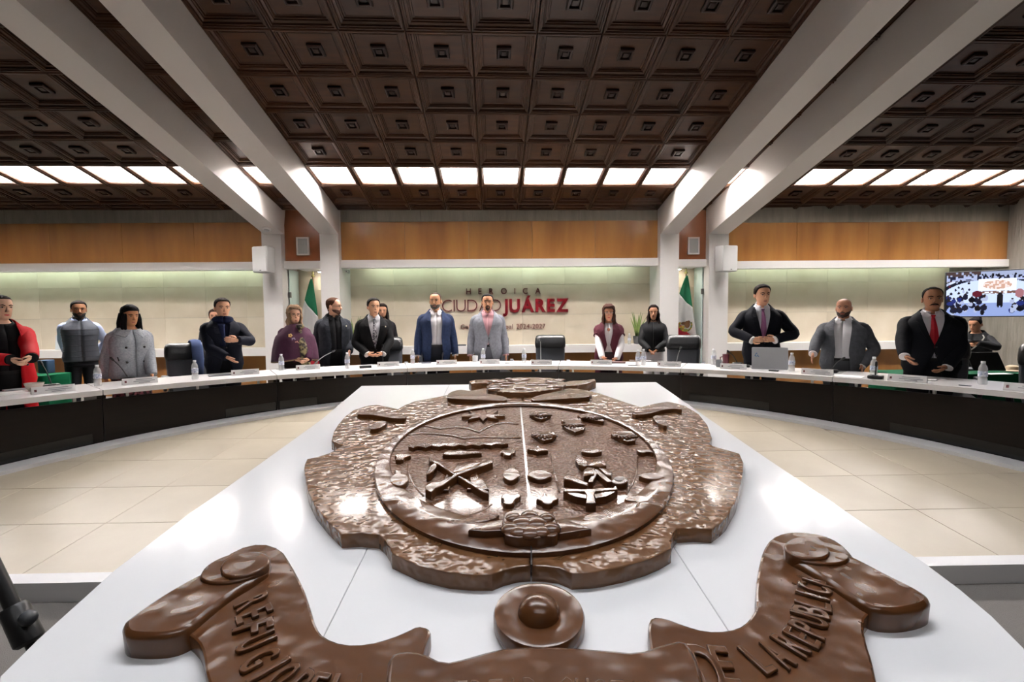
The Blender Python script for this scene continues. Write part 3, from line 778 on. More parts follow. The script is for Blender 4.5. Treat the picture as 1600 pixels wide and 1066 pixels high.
motto('REPUBLICA', [(880, 695), (940, 650), (970, 603), (985, 540), (985, 490), (1000, 455), (990, 410), (1005, 372), (1020, 335)], [(690, 580), (750, 552), (775, 512), (780, 478), (790, 440), (803, 395), (808, 355), (818, 318), (842, 290)], c8, SW)
BW = SW + .02
n = 17
bx = [at_e(640 + 430 * k / (n - 1), 1062 + 12 * abs(k - 8) / 8, BW) for k in range(n)]
for k, ch in enumerate('LIBERTAD CUSTODIA'):
    if ch != ' ': letter(ch, (bx[k][0], bx[k][1] - .07), (1, 0), (0, 1), .14, .035 if ch != 'I' else .015, scroll, BW)

# ------------------------------------------------------------------ people
V = Vector
HEAD = np.array([(0, .020, .020, -.050), (.04, .034, .034, -.046), (.12, .049, .054, -.031), (.24, .059, .075, -.015), (.38, .066, .088, -.004), (.52, .0715, .095, 0),
                 (.66, .0745, .097, .003), (.80, .071, .091, .005), (.90, .058, .075, .006), (.965, .037, .048, .006), (1.0, .012, .015, .006)])
def head_at(z):
    return [float(np.interp(z, HEAD[:, 0], HEAD[:, k])) for k in (1, 2, 3)]
def sup(a, p=2.3):
    c, s = math.cos(a), math.sin(a)
    return math.copysign(abs(c) ** (2 / p), c), math.copysign(abs(s) ** (2 / p), s)
def bez(path, radii, sub=4):
    # smooth a joint path (Catmull-Rom) with radii
    P = [V(p) for p in path]; out = []; R = []
    for i in range(len(P) - 1):
        p0, p1, p2, p3 = P[max(i - 1, 0)], P[i], P[i + 1], P[min(i + 2, len(P) - 1)]
        for k in range(sub):
            t = k / sub
            out.append(.5 * ((2 * p1) + (p2 - p0) * t + (2 * p0 - 5 * p1 + 4 * p2 - p3) * t * t + (3 * p1 - p0 - 3 * p2 + p3) * t ** 3))
            R.append(radii[i] + (radii[i + 1] - radii[i]) * t)
    out.append(P[-1]); R.append(radii[-1]); return out, R
def ik(S, W, l1, l2, pole):
    d = W - S; L = min(d.length, (l1 + l2) * .995)
    if d.length > L: W = S + d.normalized() * L
    u = d.normalized(); a = (l1 * l1 - l2 * l2 + L * L) / (2 * L); h = math.sqrt(max(l1 * l1 - a * a, 1e-6))
    p = pole - u * pole.dot(u)
    return S + u * a + p.normalized() * h, W
TORSO = np.array([(.80, .150, .100, .012), (.90, .180, .122, .012), (.98, .172, .117, .006), (1.08, .160, .112, 0), (1.20, .169, .118, -.004), (1.29, .180, .120, -.002),
                  (1.345, .181, .112, .004), (1.385, .168, .100, .010), (1.415, .146, .090, .013), (1.44, .120, .080, .014), (1.465, .093, .072, .014), (1.49, .072, .066, .013), (1.51, .062, .062, .012)])
def torso_at(z, g, gd, shw, belly=0.):
    rx, ry, yc = [float(np.interp(z, TORSO[:, 0], TORSO[:, k])) for k in (1, 2, 3)]
    f = np.interp(z, [1.3, 1.45], [g, 1 + (g - 1) * .35])
    rx *= f * (1 + (shw - 1) * np.interp(z, [1.1, 1.35, 1.5], [0, 1, .2])); ry *= np.interp(z, [1.3, 1.5], [gd, 1])
    b = belly * math.exp(-((z - 1.04) / .16) ** 2)
    return rx + b * .3, ry + b, yc - b * .6
cloth_n = [0]
def cloth(col, rough=.85, col2=None, vs=30, bump=.25):
    return mat(f'cloth_{col}_{col2}_{rough}', col, rough, spec=.18, col2=col2, vscale=vs, bump=bump, bscale=11, vmix=.3)
def skinm(c):
    h = c.lstrip('#'); d = '#' + ''.join('%02x' % min(255, int(int(h[i:i + 2], 16) + a)) for i, a in ((0, 18), (2, 18), (4, 16)))
    return mat(f'skin_{c}', d, .5, spec=.35)
M_EYE = mat('eye_white', '#c9c2ba', .4); M_IRIS = mat('iris_dark', '#24170f', .3); M_LENS = mat('glasses_frame', '#2a2622', .3)
PEOPLE_R = RR + DW + .27
def ring_point(px, r=None):
    r = r or PEOPLE_R
    d = ray(px, 500); d = V((d.x, d.y)).normalized(); c = RC
    b = -d.dot(c); q = b * b - (c.dot(c) - r * r)
    return d * (-b + math.sqrt(q))
def person(label, px, top, Y=None, turn=0., face_cam=1., g=1., gd=None, shw=1., woman=False, skin='#b98463', head=(0, 0, 0), hair=None, hcol='#1c1512', beard=None, glasses=None,
           wl=None, wr=None, polel=None, poler=None, handl=(None, .35), handr=(None, .35), build=None, belly=0., lips='#8d4f45', group='people standing round the desk', z0=0., crouch=0., back=0.):
    if Y is None:
        p = ring_point(px, PEOPLE_R + back)
    else:
        q = aty(px, 500, Y); p = V((q.x, q.y))
    z0 = -crouch; H = (aty(px, top, p.y).z - z0)
    S = H / 1.75; gd = gd or g
    rz = -math.atan2(p.x - RC.x * 0, p.y) * face_cam + math.radians(turn)
    root = empty('person', (p.x, p.y, z0), rz)
    tag(root, label, 'person', group)
    RT = Matrix.Translation((p.x, p.y, z0)) @ Matrix.Rotation(rz, 4, 'Z'); RI = RT.inverted()
    def loc(q):  # (px, py, metres towards the camera from the body axis) -> local
        return RI @ aty(q[0], q[1], p.y - q[2])
    sk = skinm(skin)
    b = B()
    hs = .246 * S * (1 if not woman else .98); chin = H - hs
    HM = Matrix.Translation((0, .012 * S, chin + .02 * S)) @ Matrix.Rotation(math.radians(head[0]), 4, 'Z') @ Matrix.Rotation(math.radians(head[1]), 4, 'X') @ Matrix.Rotation(math.radians(head[2]), 4, 'Y') @ Matrix.Translation((0, -.012 * S, -.02 * S))
    k = hs / .235; wk = k * (1.04 if not woman else 1.0)
    def hp(x, y, z): return HM @ V((x * wk, y * k, z * .235 * k))
    rings = []
    for z, rx, ry, yc in HEAD:
        rings.append([hp(rx * sup(2 * math.pi * j / 24)[0], yc + ry * sup(2 * math.pi * j / 24)[1], z) for j in range(24)])
    b.loft(rings)
    nk = .054 * S * (1.0 if not woman else .86) * (1 + (g - 1) * .5)
    b.tube([(0, .02 * S, 1.40 * S), (0, .018 * S, 1.47 * S), HM @ V((0, .010 * S, .05 * S)), HM @ V((0, .008 * S, .10 * S))], [nk * 1.25, nk * 1.02, nk, nk], 16)
    def tring(z, off=0., n=28, p_=2.5):
        rx, ry, yc = torso_at(z, g, gd, shw, belly); rx += off; ry += off
        return [V((rx * sup(2 * math.pi * j / n, p_)[0] * S, (yc + ry * sup(2 * math.pi * j / n, p_)[1]) * S, z * S)) for j in range(n)]
    b.loft([tring(z, -.012) for z in TORSO[:, 0]])
    sx = .168 * S * shw * (1 if not woman else .92) * (1 + (g - 1) * .4)
    arms = []
    for sgn, w, pole, hd in ((1, wl, polel, handl), (-1, wr, poler, handr)):
        sh = V((sgn * sx, .012 * S, 1.365 * S))
        W = loc(w) if w else V((sgn * (sx + .085 * S), -.03 * S, .845 * S))
        pl = V(pole) if pole else V((sgn * .35, .9, -.15))
        E, W = ik(sh, W, .285 * S, .255 * S, pl)
        fa = (W - E).normalized()
        d = V(hd[0]).normalized() if hd[0] else (fa + V((0, 0, -.25))).normalized()
        arms.append((sgn, sh, E, W, d, hd[1]))
        gg = 1 + (g - 1) * .5
        pth, rad = bez([V((sgn * sx * .5, .012 * S, 1.385 * S)), sh, (sh + E) / 2, E, (E + W) / 2, W], [.05 * S, .052 * S * gg, .045 * S * gg, .038 * S * gg, .037 * S * gg, .027 * S])
        b.tube(pth, rad, 12)
        # palm
        inw = V((-sgn, 0, 0)); inw = (inw - d * inw.dot(d));
        if inw.length < .2: inw = V((0, 1, 0)) - d * d.y
        nrm = inw.normalized(); sd = d.cross(nrm).normalized()
        hl = .9 * S * (1 if not woman else .9)
        pr = []
        for t, hw, ht in ((-.01, .024, .02), (.02, .032, .019), (.06, .041, .016), (.09, .041, .014), (.1, .036, .010)):
            pr.append([W + d * (t * hl) + (sd * (hw * math.cos(2 * math.pi * j / 12)) + nrm * (ht * math.sin(2 * math.pi * j / 12))) * hl for j in range(12)])
        b.loft(pr)
    LEGS = {}
    for sgn in (1, -1):
        kb = lambda f: -math.sqrt(max(0., .24 ** 2 - max(0., .24 - crouch * .62) ** 2)) * f * S * 1.4
        LEG = [V((sgn * .085 * S * g, .012 * S, .95 * S)), V((sgn * .09 * S * g, .01 * S + kb(.5), .75 * S)), V((sgn * .092 * S, kb(1), .5 * S + crouch * .5)), V((sgn * .096 * S, .013 * S + kb(.5), .28 * S + crouch * .75)), V((sgn * .098 * S, .016 * S, .072 * S + crouch))]
        LEGS[sgn] = LEG
        b.tube(LEG, [.10 * S, .085 * S * g, .058 * S, .052 * S, .038 * S], 12)
        b.tube([(sgn * .097 * S, .05 * S, .045 * S + crouch), (sgn * .1 * S, -.06 * S, .04 * S + crouch), (sgn * .105 * S, -.17 * S, .028 * S + crouch)], [.036 * S, .04 * S, .028 * S], 10, .75)
    tmp = b.build('body', sk)
    md = tmp.modifiers.new('r', 'REMESH'); md.mode = 'VOXEL'; md.voxel_size = .0095
    ms = tmp.modifiers.new('s', 'SMOOTH'); ms.factor = .5; ms.iterations = 3
    dg = bpy.context.evaluated_depsgraph_get()
    me = bpy.data.meshes.new_from_object(tmp.evaluated_get(dg)); bpy.data.objects.remove(tmp)
    # fingers, nose and ears grow out of the same mesh
    x = B()
    for sgn, sh, E, W, d, curl in arms:
        inw = V((-sgn, 0, 0)); inw = (inw - d * inw.dot(d))
        if inw.length < .2: inw = V((0, 1, 0)) - d * d.y
        nrm = inw.normalized(); sd = d.cross(nrm).normalized(); hl = .9 * S * (1 if not woman else .9)
        front = V((0, -1, 0)); ts = 1 if sd.dot(front) > 0 else -1
        for q, (o, L) in enumerate(((-.031, .066), (-.0105, .078), (.0105, .074), (.031, .058))):
            base = W + d * (.085 * hl) - sd * (ts * o * hl)
            pts = [base]; dr = d.copy()
            for seg, fr in enumerate((.45, .32, .23)):
                dr = (dr + nrm * curl * (.35 + .5 * seg)).normalized(); pts.append(pts[-1] + dr * L * fr * hl * 1.05)
            x.tube(pts, [.0098 * hl, .0092 * hl, .0085 * hl, .006 * hl], 8)
        base = W + d * (.02 * hl) + sd * (ts * .028 * hl)
        x.tube([base, base + (d * .6 + sd * ts * .7) * (.035 * hl) + nrm * .008 * hl, base + (d * .85 + sd * ts * .45) * (.062 * hl) + nrm * .016 * hl, base + (d * .95 + sd * ts * .3) * (.085 * hl) + nrm * (.02 + .02 * curl) * hl], [.014 * hl, .0125 * hl, .011 * hl, .007 * hl], 8)
    nose = [[hp(dx, y, z) for dx, y in ((-w, -.086), (-w * .55, yt), (w * .55, yt), (w, -.086))] for z, w, yt in ((.29, .004, -.092), (.31, .016, -.106), (.345, .0175, -.118), (.39, .012, -.110), (.46, .0085, -.101), (.54, .007, -.095))]
    x.loft(nose)
    for sgn in (1, -1):
        er = []
        for t, r in ((0, .6), (.35, 1), (.8, .95), (1, .6)):
            er.append([hp(sgn * (.068 + .016 * t), .012 + .012 * t + .017 * r * math.cos(2 * math.pi * j / 10), .47 + .125 * r * math.sin(2 * math.pi * j / 10)) for j in range(10)])
        x.loft(er)
    for z, th, dy in ((.195, .016, -.0885), (.165, .018, -.0865)):
        pass
    bm = bmesh.new(); bm.from_mesh(me)
    mx = bpy.data.meshes.new('x'); mx.from_pydata([tuple(v) for v in x.v], [], x.f); bm.from_mesh(mx); bpy.data.meshes.remove(mx)
    bm.to_mesh(me); bm.free()
    me.polygons.foreach_set('use_smooth', [True] * len(me.polygons)); me.materials.clear(); me.materials.append(sk)
    body = put('body', me, root)
    # eyes, brows, mouth
    hm = mat(f'hair_{hcol}', hcol, .8, spec=.15, bump=.5, bscale=45)
    bw = mat('brow_dark', '#2a1d16', .7) if (hair is None or hcol > '#6') else hm
    for sgn in (1, -1):
        e = B(); q = hp(sgn * .031, -.0805, .50); e.ball(q, (.0125 * k, .0075 * k, .0055 * k), 10, 6); eo = e.build('eye', M_EYE, root, smooth=0)
        e = B(); q = hp(sgn * .031, -.0845, .50); e.ball(q, (.0068 * k, .0055 * k, .0060 * k), 8, 6); e.build('iris', M_IRIS, eo, smooth=0)
        B().tube([hp(sgn * .016, -.0905, .51), hp(sgn * .031, -.0905, .535), hp(sgn * .047, -.0775, .515)], [.002 * k, .003 * k, .002 * k], 5).build('eyelid', bw, root, smooth=0)
        B().tube([hp(sgn * .013, -.0945, .575), hp(sgn * .03, -.0905, .605), hp(sgn * .052, -.0735, .585)], [.004 * k, .0052 * k, .0028 * k], 6).build('eyebrow', bw, root, smooth=0)
    B().tube([hp(-.024, -.0755, .185), hp(-.012, -.086, .19), hp(0, -.0885, .186), hp(.012, -.086, .19), hp(.024, -.0755, .185)], [.0025 * k, .0058 * k, .0068 * k, .0058 * k, .0025 * k], 8).build('mouth', mat(f'lips_{lips}', lips, .4), root, smooth=0)
    if hair:
        fr, tp, sd_, bk = hair['line']; th = hair.get('vol', .010)
        n, m = 40, 12; rows = []
        for j in range(n):
            a = -math.pi + 2 * math.pi * j / n; ad = abs(math.degrees(a))
            zb = float(np.interp(ad, [0, 38, 72, 88, 110, 180] if sd_ < 0 else [0, 38, 58, 75, 100, 180], [fr, fr - .01, tp, (tp + sd_) / 2 if sd_ > 0 else sd_ * .8, sd_, bk]))
            col_ = []
            for i in range(m + 1):
                z = zb + (1.0 - zb) * (i / m) ** .8
                zz = max(z, .34); rx, ry, yc = head_at(min(zz, 1.0))
                t = th * (.35 + .65 * min(1, (i + .6) / 3)) * (1 + .25 * math.sin(j * 2.3 + i * 1.1) * hair.get('wave', 0))
                if z < .34: rx += (.34 - z) * hair.get('flare', .012); ry += (.34 - z) * .01
                if z < .0: yc += (-z) * .012
                cx, sy = math.sin(a), -math.cos(a)
                col_.append(hp((rx + t) * cx, yc + (ry + t) * sy, z + (th * .28 / .0235 * .1 if i == m else 0) + (t * 4.2 * max(0, (z - .7) / .3) * .9)))
            rows.append(col_)
        hb = B(); vv = [q for r in rows for q in r]; ff = []
        for j in range(n):
            for i in range(m):
                a0, a1 = j * (m + 1) + i, ((j + 1) % n) * (m + 1) + i; ff.append((a0, a1, a1 + 1, a0 + 1))
        ff.append(tuple(j * (m + 1) + m for j in range(n)))
        hb.add(vv, ff); ho = hb.build('hair', hm, root, smooth=0)
        so = ho.modifiers.new('t', 'SOLIDIFY'); so.thickness = .006; so.offset = -1
        if hair.get('locks'):
            lk = B()
            for q in range(hair['locks']):
                sgn = 1 if q % 2 else -1; a = random.uniform(.0, .03)
                x0 = sgn * random.uniform(.068, .092); y0 = random.uniform(-.05, .05)
                zl = hair.get('lock_z', -.6) + random.uniform(-.12, .1); wv = hair.get('wave', 0) * .008
                lk.tube([hp(x0 * .9, y0, .62), hp(x0 + wv, y0 - .005, .35), hp(x0 * 1.05 - wv, y0, .1), hp(x0 * 1.08 + wv, y0 - .015, -.2), hp(x0 * 1.0, y0 - .035, zl)], [.01 * k, .016 * k, .018 * k, .017 * k, .004 * k], 7)
            lk.build('hair_locks', hm, root, smooth=0)['kind'] = 'stuff'
        if hair.get('bun'):
            B().ball(hp(0, .09, .85), .045 * k, 12, 8).build('hair_bun', hm, root, smooth=0)
    if beard and beard[2] is None:
        B().tube([hp(-.036, -.070, .20), hp(-.02, -.088, .245), hp(0, -.094, .262), hp(.02, -.088, .245), hp(.036, -.070, .20)], [.004 * k, .0065 * k, .007 * k, .0065 * k, .004 * k], 7).build('moustache', hm, root, smooth=0)
    elif beard:
        bcol, hi, full = beard
        n, m = 26, 7; rows = []
        for j in range(n + 1):
            ad = -100 + 200 * j / n; a = math.radians(ad)
            ztop = float(np.interp(abs(ad), [0, 20, 34, 60, 100], [.145, .15, .28, .30, hi if full else .10]))
            if not full: ztop = float(np.interp(abs(ad), [0, 16, 26, 36, 100], [.14, .15, .30, .06, .05]))
            zbot = float(np.interp(abs(ad), [0, 60, 100], [-.035, .02, .16 if full else .06]))
            if not full: zbot = float(np.interp(abs(ad), [0, 26, 40], [-.03, .0, .05]))
            r = []
            for i in range(m + 1):
                z = zbot + (ztop - zbot) * i / m; rx, ry, yc = head_at(max(z, 0)); t = .0075
                if z < .03: t = .004 + .10 * (.03 - z) * .2
                r.append(hp((rx + t) * math.sin(a), yc - (ry + t) * math.cos(a), z))
            rows.append(r)
        bb_ = B(); bb_.add([q for r in rows for q in r], [(j * (m + 1) + i, (j + 1) * (m + 1) + i, (j + 1) * (m + 1) + i + 1, j * (m + 1) + i + 1) for j in range(n) for i in range(m)])
        bo = bb_.build('beard', mat(f'hair_{bcol}', bcol, .6, bump=.5, bscale=60), root, smooth=0)
        so = bo.modifiers.new('t', 'SOLIDIFY'); so.thickness = .004
        B().tube([hp(-.036, -.070, .20), hp(-.02, -.088, .245), hp(0, -.094, .262), hp(.02, -.088, .245), hp(.036, -.070, .20)], [.004 * k, .0065 * k, .007 * k, .0065 * k, .004 * k], 7).build('moustache', mat(f'hair_{bcol}', bcol, .6), root, smooth=0)
    if glasses:
        gm = mat(f'frame_{glasses}', glasses, .3); gb = B()
        for sgn in (1, -1):
            gb.tube([hp(sgn * .033 + .022 * math.cos(2 * math.pi * j / 14), -.100 + .004 * abs(math.cos(2 * math.pi * j / 14)), .49 + .075 * math.sin(2 * math.pi * j / 14)) for j in range(15)], .0022 * k, 6)
            gb.tube([hp(sgn * .055, -.096, .51), hp(sgn * .074, -.05, .52), hp(sgn * .078, .02, .52)], .002 * k, 6)
        gb.tube([hp(-.011, -.102, .51), hp(0, -.105, .52), hp(.011, -.102, .51)], .002 * k, 6)
        gb.build('glasses', gm, root)
    # ---- clothing
    Z = lambda z: z * S
    def surf(z, th, off):
        rx, ry, yc = torso_at(z, g, gd, shw, belly); rx += off; ry += off
        c, s = sup(th, 2.5); return V((rx * s * S, (yc - ry * c) * S, (z - .036 * max(0., (z - 1.36) / .14) * c) * S))     # th = 0 at the front
    def shell(name, col, z0_, z1_, off, wfn=None, rows=18, n=44, flare=0., thick=.008, asym=0., m=None):
        R = []
        for i in range(rows + 1):
            z = z0_ + (z1_ - z0_) * i / rows; o = off + flare * max(0, (1.0 - z)) ** 1.2
            w = wfn(z) if wfn else 0.
            rx = torso_at(z, g, gd, shw, belly)[0] + o
            t0 = math.asin(min(.98, w / rx)) if w > 0 else 0.
            t0 = t0 if t0 < 1.2 else 1.2
            R.append([surf(z, t0 + (2 * math.pi - 2 * t0) * j / n, o) for j in range(n + 1)])
        q = B(); q.add([v for r in R for v in r], [(i * (n + 1) + j, i * (n + 1) + j + 1, (i + 1) * (n + 1) + j + 1, (i + 1) * (n + 1) + j) for i in range(rows) for j in range(n)])
        o = q.build(name, m or cloth(col), root, smooth=0)
        md = o.modifiers.new('t', 'SOLIDIFY'); md.thickness = thick * S; md.offset = 1
        return o
    def sleeves(col, off=.013, cut=1., cuff=None, m=None, flare=0.):
        for sgn, sh, E, W, d, curl in arms:
            gg = 1 + (g - 1) * .6
            if cut >= 1:
                end = W + (W - E).normalized() * .005
                pth, rad = bez([V((sgn * sx * .5, .012 * S, 1.392 * S)), sh + V((sgn * .004, 0, .002)) * S, sh.lerp(E, .5), E, E.lerp(W, .5), end],
                               [(.036 + off) * S, (.050 * gg + off) * S, (.050 * gg + off) * S, (.044 * gg + off) * S, (.041 * gg + off) * S, (.034 + off + flare) * S], 5)
            else:
                end = sh.lerp(E, cut)
                pth, rad = bez([V((sgn * sx * .5, .012 * S, 1.392 * S)), sh, sh.lerp(E, cut * .6), end], [(.036 + off) * S, (.050 * gg + off) * S, (.05 * gg + off) * S, (.047 * gg + off + flare) * S], 4)
            B().tube(pth, rad, 16).build('sleeve', m or cloth(col), root, smooth=0)
            if cuff and cut >= 1:
                f = (W - E).normalized(); B().tube([W - f * .004, W + f * .022 * S], [(.030 + off) * S, (.031 + off) * S], 14).build('cuff', cloth(cuff), root, smooth=40)
    def collar(col, h=.045, off=.012, gap=.35, lean=.006, z=1.478):
        q = B(); R = []
        for i in range(5):
            t = i / 4; R.append([V(((nk / S + off - lean * t) * math.sin(gap * (1 - t * .3) + (2 * math.pi - 2 * gap * (1 - t * .3)) * j / 28) * S, (.016 - (nk / S + off - lean * t) * math.cos(gap * (1 - t * .3) + (2 * math.pi - 2 * gap * (1 - t * .3)) * j / 28)) * S, (z + h * t - .034 * math.cos(gap * (1 - t * .3) + (2 * math.pi - 2 * gap * (1 - t * .3)) * j / 28)) * S)) for j in range(29)])
        q.add([v for r in R for v in r], [(i * 29 + j, i * 29 + j + 1, (i + 1) * 29 + j + 1, (i + 1) * 29 + j) for i in range(4) for j in range(28)])
        o = q.build('collar', cloth(col), root, smooth=0); md = o.modifiers.new('t', 'SOLIDIFY'); md.thickness = .006 * S; md.offset = 1
        return o
    def shirt(col, off=.0, z1_=1.50, col2=None, coll=True, z0_=.975):
        shell('shirt', col, z0_, z1_, off, None, thick=.004, m=cloth(col, col2=col2))
        if coll:
            collar(col)
            for sgn in (1, -1):   # collar points
                P = [surf(1.475, sgn * .10, .016), surf(1.44, sgn * .28, .020), surf(1.475, sgn * .75, .016), V((sgn * (nk / S) * .95, -.03, 1.495)) * S, V((sgn * .022, -(nk / S) - .004, 1.462)) * S]
                q = B(); q.add(P + [v + V((0, -.005, 0)) for v in P], [(0, 1, 2, 3, 4), (9, 8, 7, 6, 5), (0, 5, 6, 1), (1, 6, 7, 2), (2, 7, 8, 3), (3, 8, 9, 4), (4, 9, 5, 0)]); q.build('collar_point', cloth(col), root)
    def tie(col, z0_=1.02, w=.034, m=None):
        q = B(); R = []
        for i in range(13):
            t = i / 12; z = 1.455 + (z0_ - 1.455) * t; ww = (.014 + (w - .014) * min(1, t * 1.6)) * (1 if t < .93 else .45)
            c = surf(z, 0, .012); R.append([c + V((-ww * S, .003, 0)), c + V((0, -.006 * S, 0)), c + V((ww * S, .003, 0)), c + V((0, .008, 0))])
        q.loft(R); t_ = q.build('tie', m or cloth(col, .5), root)
        c = surf(1.462, 0, .014); B().loft([[c + V((sx_ * wd * S, sy_ * .012 * S, zz * S)) for sx_, sy_ in ((-1, -1), (1, -1), (1, 1), (-1, 1))] for zz, wd in ((-.02, .010), (.02, .019))]).build('tie_knot', m or cloth(col, .5), root)
    def lapels(col, wfn, zb, zt=1.47, lw=.055, off=.03):
        for sgn in (1, -1):
            L_, R_ = [], []
            for i in range(13):
                t = i / 12; z = zb + (zt - zb) * t
                rx = torso_at(z, g, gd, shw, belly)[0] + off; w = wfn(z)
                l = lw * (math.sin(min(1, t * 1.35) * math.pi / 2)) * (1 if t < .78 else 1 - (t - .78) * 1.6)
                if abs(t - .75) < .045: l *= .72
                a0, a1 = math.asin(min(.95, max(w - .003, 0) / rx)), math.asin(min(.97, (w + l) / rx))
                L_.append(surf(z, sgn * a0, off)); R_.append(surf(z, sgn * a1, off + .002))
            n = 13; q = B(); q.add(L_ + R_, [(i, i + 1, n + i + 1, n + i) for i in range(n - 1)])
            o = q.build('lapel', cloth(col), root); md = o.modifiers.new('t', 'SOLIDIFY'); md.thickness = .007 * S; md.offset = 0
    def jacket(col, kind='closed', col2=None, hem=.76, button=1.06, off=.02, lap=True, cuff='#e9e6e4', vtop=.078, m=None, name='jacket', pin=False, buttons='#1a1a1c'):
        m = m or cloth(col, col2=col2)
        if kind == 'closed': wfn = lambda z: max(0., (z - button) / (1.47 - button)) * vtop if z > button else max(0., (button - .07 - z)) * .22
        elif kind == 'open': wfn = lambda z: float(np.interp(z, [hem, .95, 1.1, 1.47], [.075, .062, .055, vtop]))
        else: wfn = None
        shell(name, col, hem, 1.492, off, wfn, rows=22, flare=.02, m=m)
        sleeves(col, .017, cuff=cuff, m=m)
        if lap and wfn: 
            global cloth_n
            lapels_m(m, wfn, (button if kind == 'closed' else 1.02))
        if kind == 'closed':
            for z in (button - .005, button - .10):
                B().ball(surf(z, .03, off + .012), .009 * S, 8, 5).build('button', mat(f'button_{buttons}', buttons, .4), root, smooth=0)
        for sgn in (1, -1):   # pocket flaps
            P = [surf(.97, sgn * .62, off + .012), surf(.97, sgn * 1.15, off + .012), surf(.925, sgn * 1.15, off + .014), surf(.925, sgn * .62, off + .014)]
            q = B(); q.add(P, [(0, 1, 2, 3)]); o = q.build('pocket_flap', m, root); o.modifiers.new('t', 'SOLIDIFY').thickness = .004
        if pin:
            B().ball(surf(1.335, .62, off + .016), .010 * S, 8, 5).build('lapel_pin', mat('pin_gold', '#d9d2b8', .3, .6), root, smooth=0)
        return wfn
    def lapels_m(m, wfn, zb):
        MATS['_l'] = m; lapels_x(m, wfn, zb)
    def lapels_x(m, wfn, zb, zt=1.475, lw=.056, off=.033):
        for sgn in (1, -1):
            L_, R_ = [], []
            for i in range(15):
                t = i / 14; z = zb + (zt - zb) * t
                rx = torso_at(z, g, gd, shw, belly)[0] + off; w = wfn(z)
                l = lw * math.sin(min(1, t * 1.3) * math.pi / 2) * (1 if t < .8 else 1 - (t - .8) * 2)
                if abs(t - .72) < .05: l *= .68
                a0, a1 = math.asin(min(.95, max(w - .004, 0) / rx)), math.asin(min(.97, (w + l) / rx))
                L_.append(surf(z, sgn * a0, off - .002)); R_.append(surf(z, sgn * a1, off))
            n = 15; q = B(); q.add(L_ + R_, [(i, i + 1, n + i + 1, n + i) for i in range(n - 1)])
            o = q.build('lapel', m, root); md = o.modifiers.new('t', 'SOLIDIFY'); md.thickness = .008 * S; md.offset = 0
    def trousers(col, belt='#151414'):
        q = B(); q.loft([tring(z, o_) for z, o_ in ((.77, .0), (.80, .03), (.83, .012), (.88, .008), (.94, .008), (.985, .008))])
        for sgn in (1, -1):
            q.tube(LEGS[sgn], [.103 * S * g, .096 * S * g, .076 * S, .068 * S, .064 * S], 14)
        q.build('trousers', cloth(col), root, smooth=40)
        B().loft([tring(.965, .014), tring(.995, .014)]).build('belt', cloth(belt, .4), root, smooth=40)
        for sgn in (1, -1):
            B().tube([(sgn * .098 * S, .06 * S, .05 * S + crouch), (sgn * .101 * S, -.06 * S, .045 * S + crouch), (sgn * .106 * S, -.185 * S, .03 * S + crouch)], [.042 * S, .047 * S, .034 * S], 10, .8).build('shoe', M_BLACK, root, smooth=0)
    ctx = dict(root=root, S=S, shirt=shirt, tie=tie, jacket=jacket, trousers=trousers, sleeves=sleeves, collar=collar, shell=shell, surf=surf, hp=hp, arms=arms, g=g, nk=nk, loc=loc, tring=tring, lapels_x=lapels_x)
    if build: build(**ctx)
    return root

SHORT = dict(line=(.85, .78, .46, .16), vol=.011)
RECEDE = dict(line=(.93, .86, .46, .16), vol=.009)
# --- 1 woman in the red coat, cut by the left edge
def b1(shell, sleeves, trousers, shirt, surf, root, S, **k):
    trousers('#111112'); shirt('#0e0e10', .004, coll=False)
    wf = lambda z: float(np.interp(z, [.55, .95, 1.2, 1.47], [.07, .06, .07, .085]))
    m = cloth('#b0121c', .8); shell('coat', None, .55, 1.49, .024, wf, rows=24, flare=.10, m=m); sleeves(None, .02, cuff='#0e0e10', m=m)
    k['lapels_x'](m, wf, 1.12, lw=.085)
    for z in (1.17, 1.05): B().ball(surf(z, .52, .045), .012 * S, 8, 5).build('button', M_BLACK, root, smooth=0)
person('person in an open red coat over black, cut by the left edge', 2, 462, turn=14, woman=True, g=1.08, skin='#d3a78c', head=(12, 0, 0), hair=dict(line=(.86, .80, .42, .14), vol=.006, bun=1), hcol='#1a1210',
       lips='#b3262b', wl=(50, 562, .18), wr=(14, 562, .22), polel=(.5, .8, -.4), poler=(-.6, .7, -.3), handl=((-.75, -.45, -.5), .45), handr=((.75, -.35, -.5), .45), build=b1)
# --- 2 man in the quilted vest at the wall
def b2(shell, sleeves, trousers, shirt, collar, surf, root, S, **k):
    trousers('#17181c'); shirt('#aebbd8', 0); sleeves('#aebbd8', .014, cuff='#aebbd8')
    m = cloth('#4b4f57', .6); shell('vest', None, .86, 1.485, .018, None, rows=26, m=m); collar('#2c2e33', .05, .018, .1)
    for i in range(6): B().tube([surf(.93 + .08 * i, -2.4 + 4.8 * j / 40, .027) for j in range(41)], .005 * S, 6).build('quilt_seam', cloth('#43464e', .7), root)
    B().tube([surf(.87 + .6 * j / 10, 0, .028) for j in range(11)], .005 * S, 6).build('zip', M_DKST, root)
person('person in a grey quilted vest with pale blue sleeves, hands behind back', 124, 471, Y=6.7, turn=6, skin='#9b6a4c', hair=SHORT, hcol='#15100e', beard=('#17110e', .3, True),
       wl=(148, 556, -.22), wr=(104, 556, -.22), polel=(1, .3, 0), poler=(-1, .3, 0), handl=((-1, .3, -.3), .4), handr=((1, .3, -.3), .4), build=b2, g=1.02)
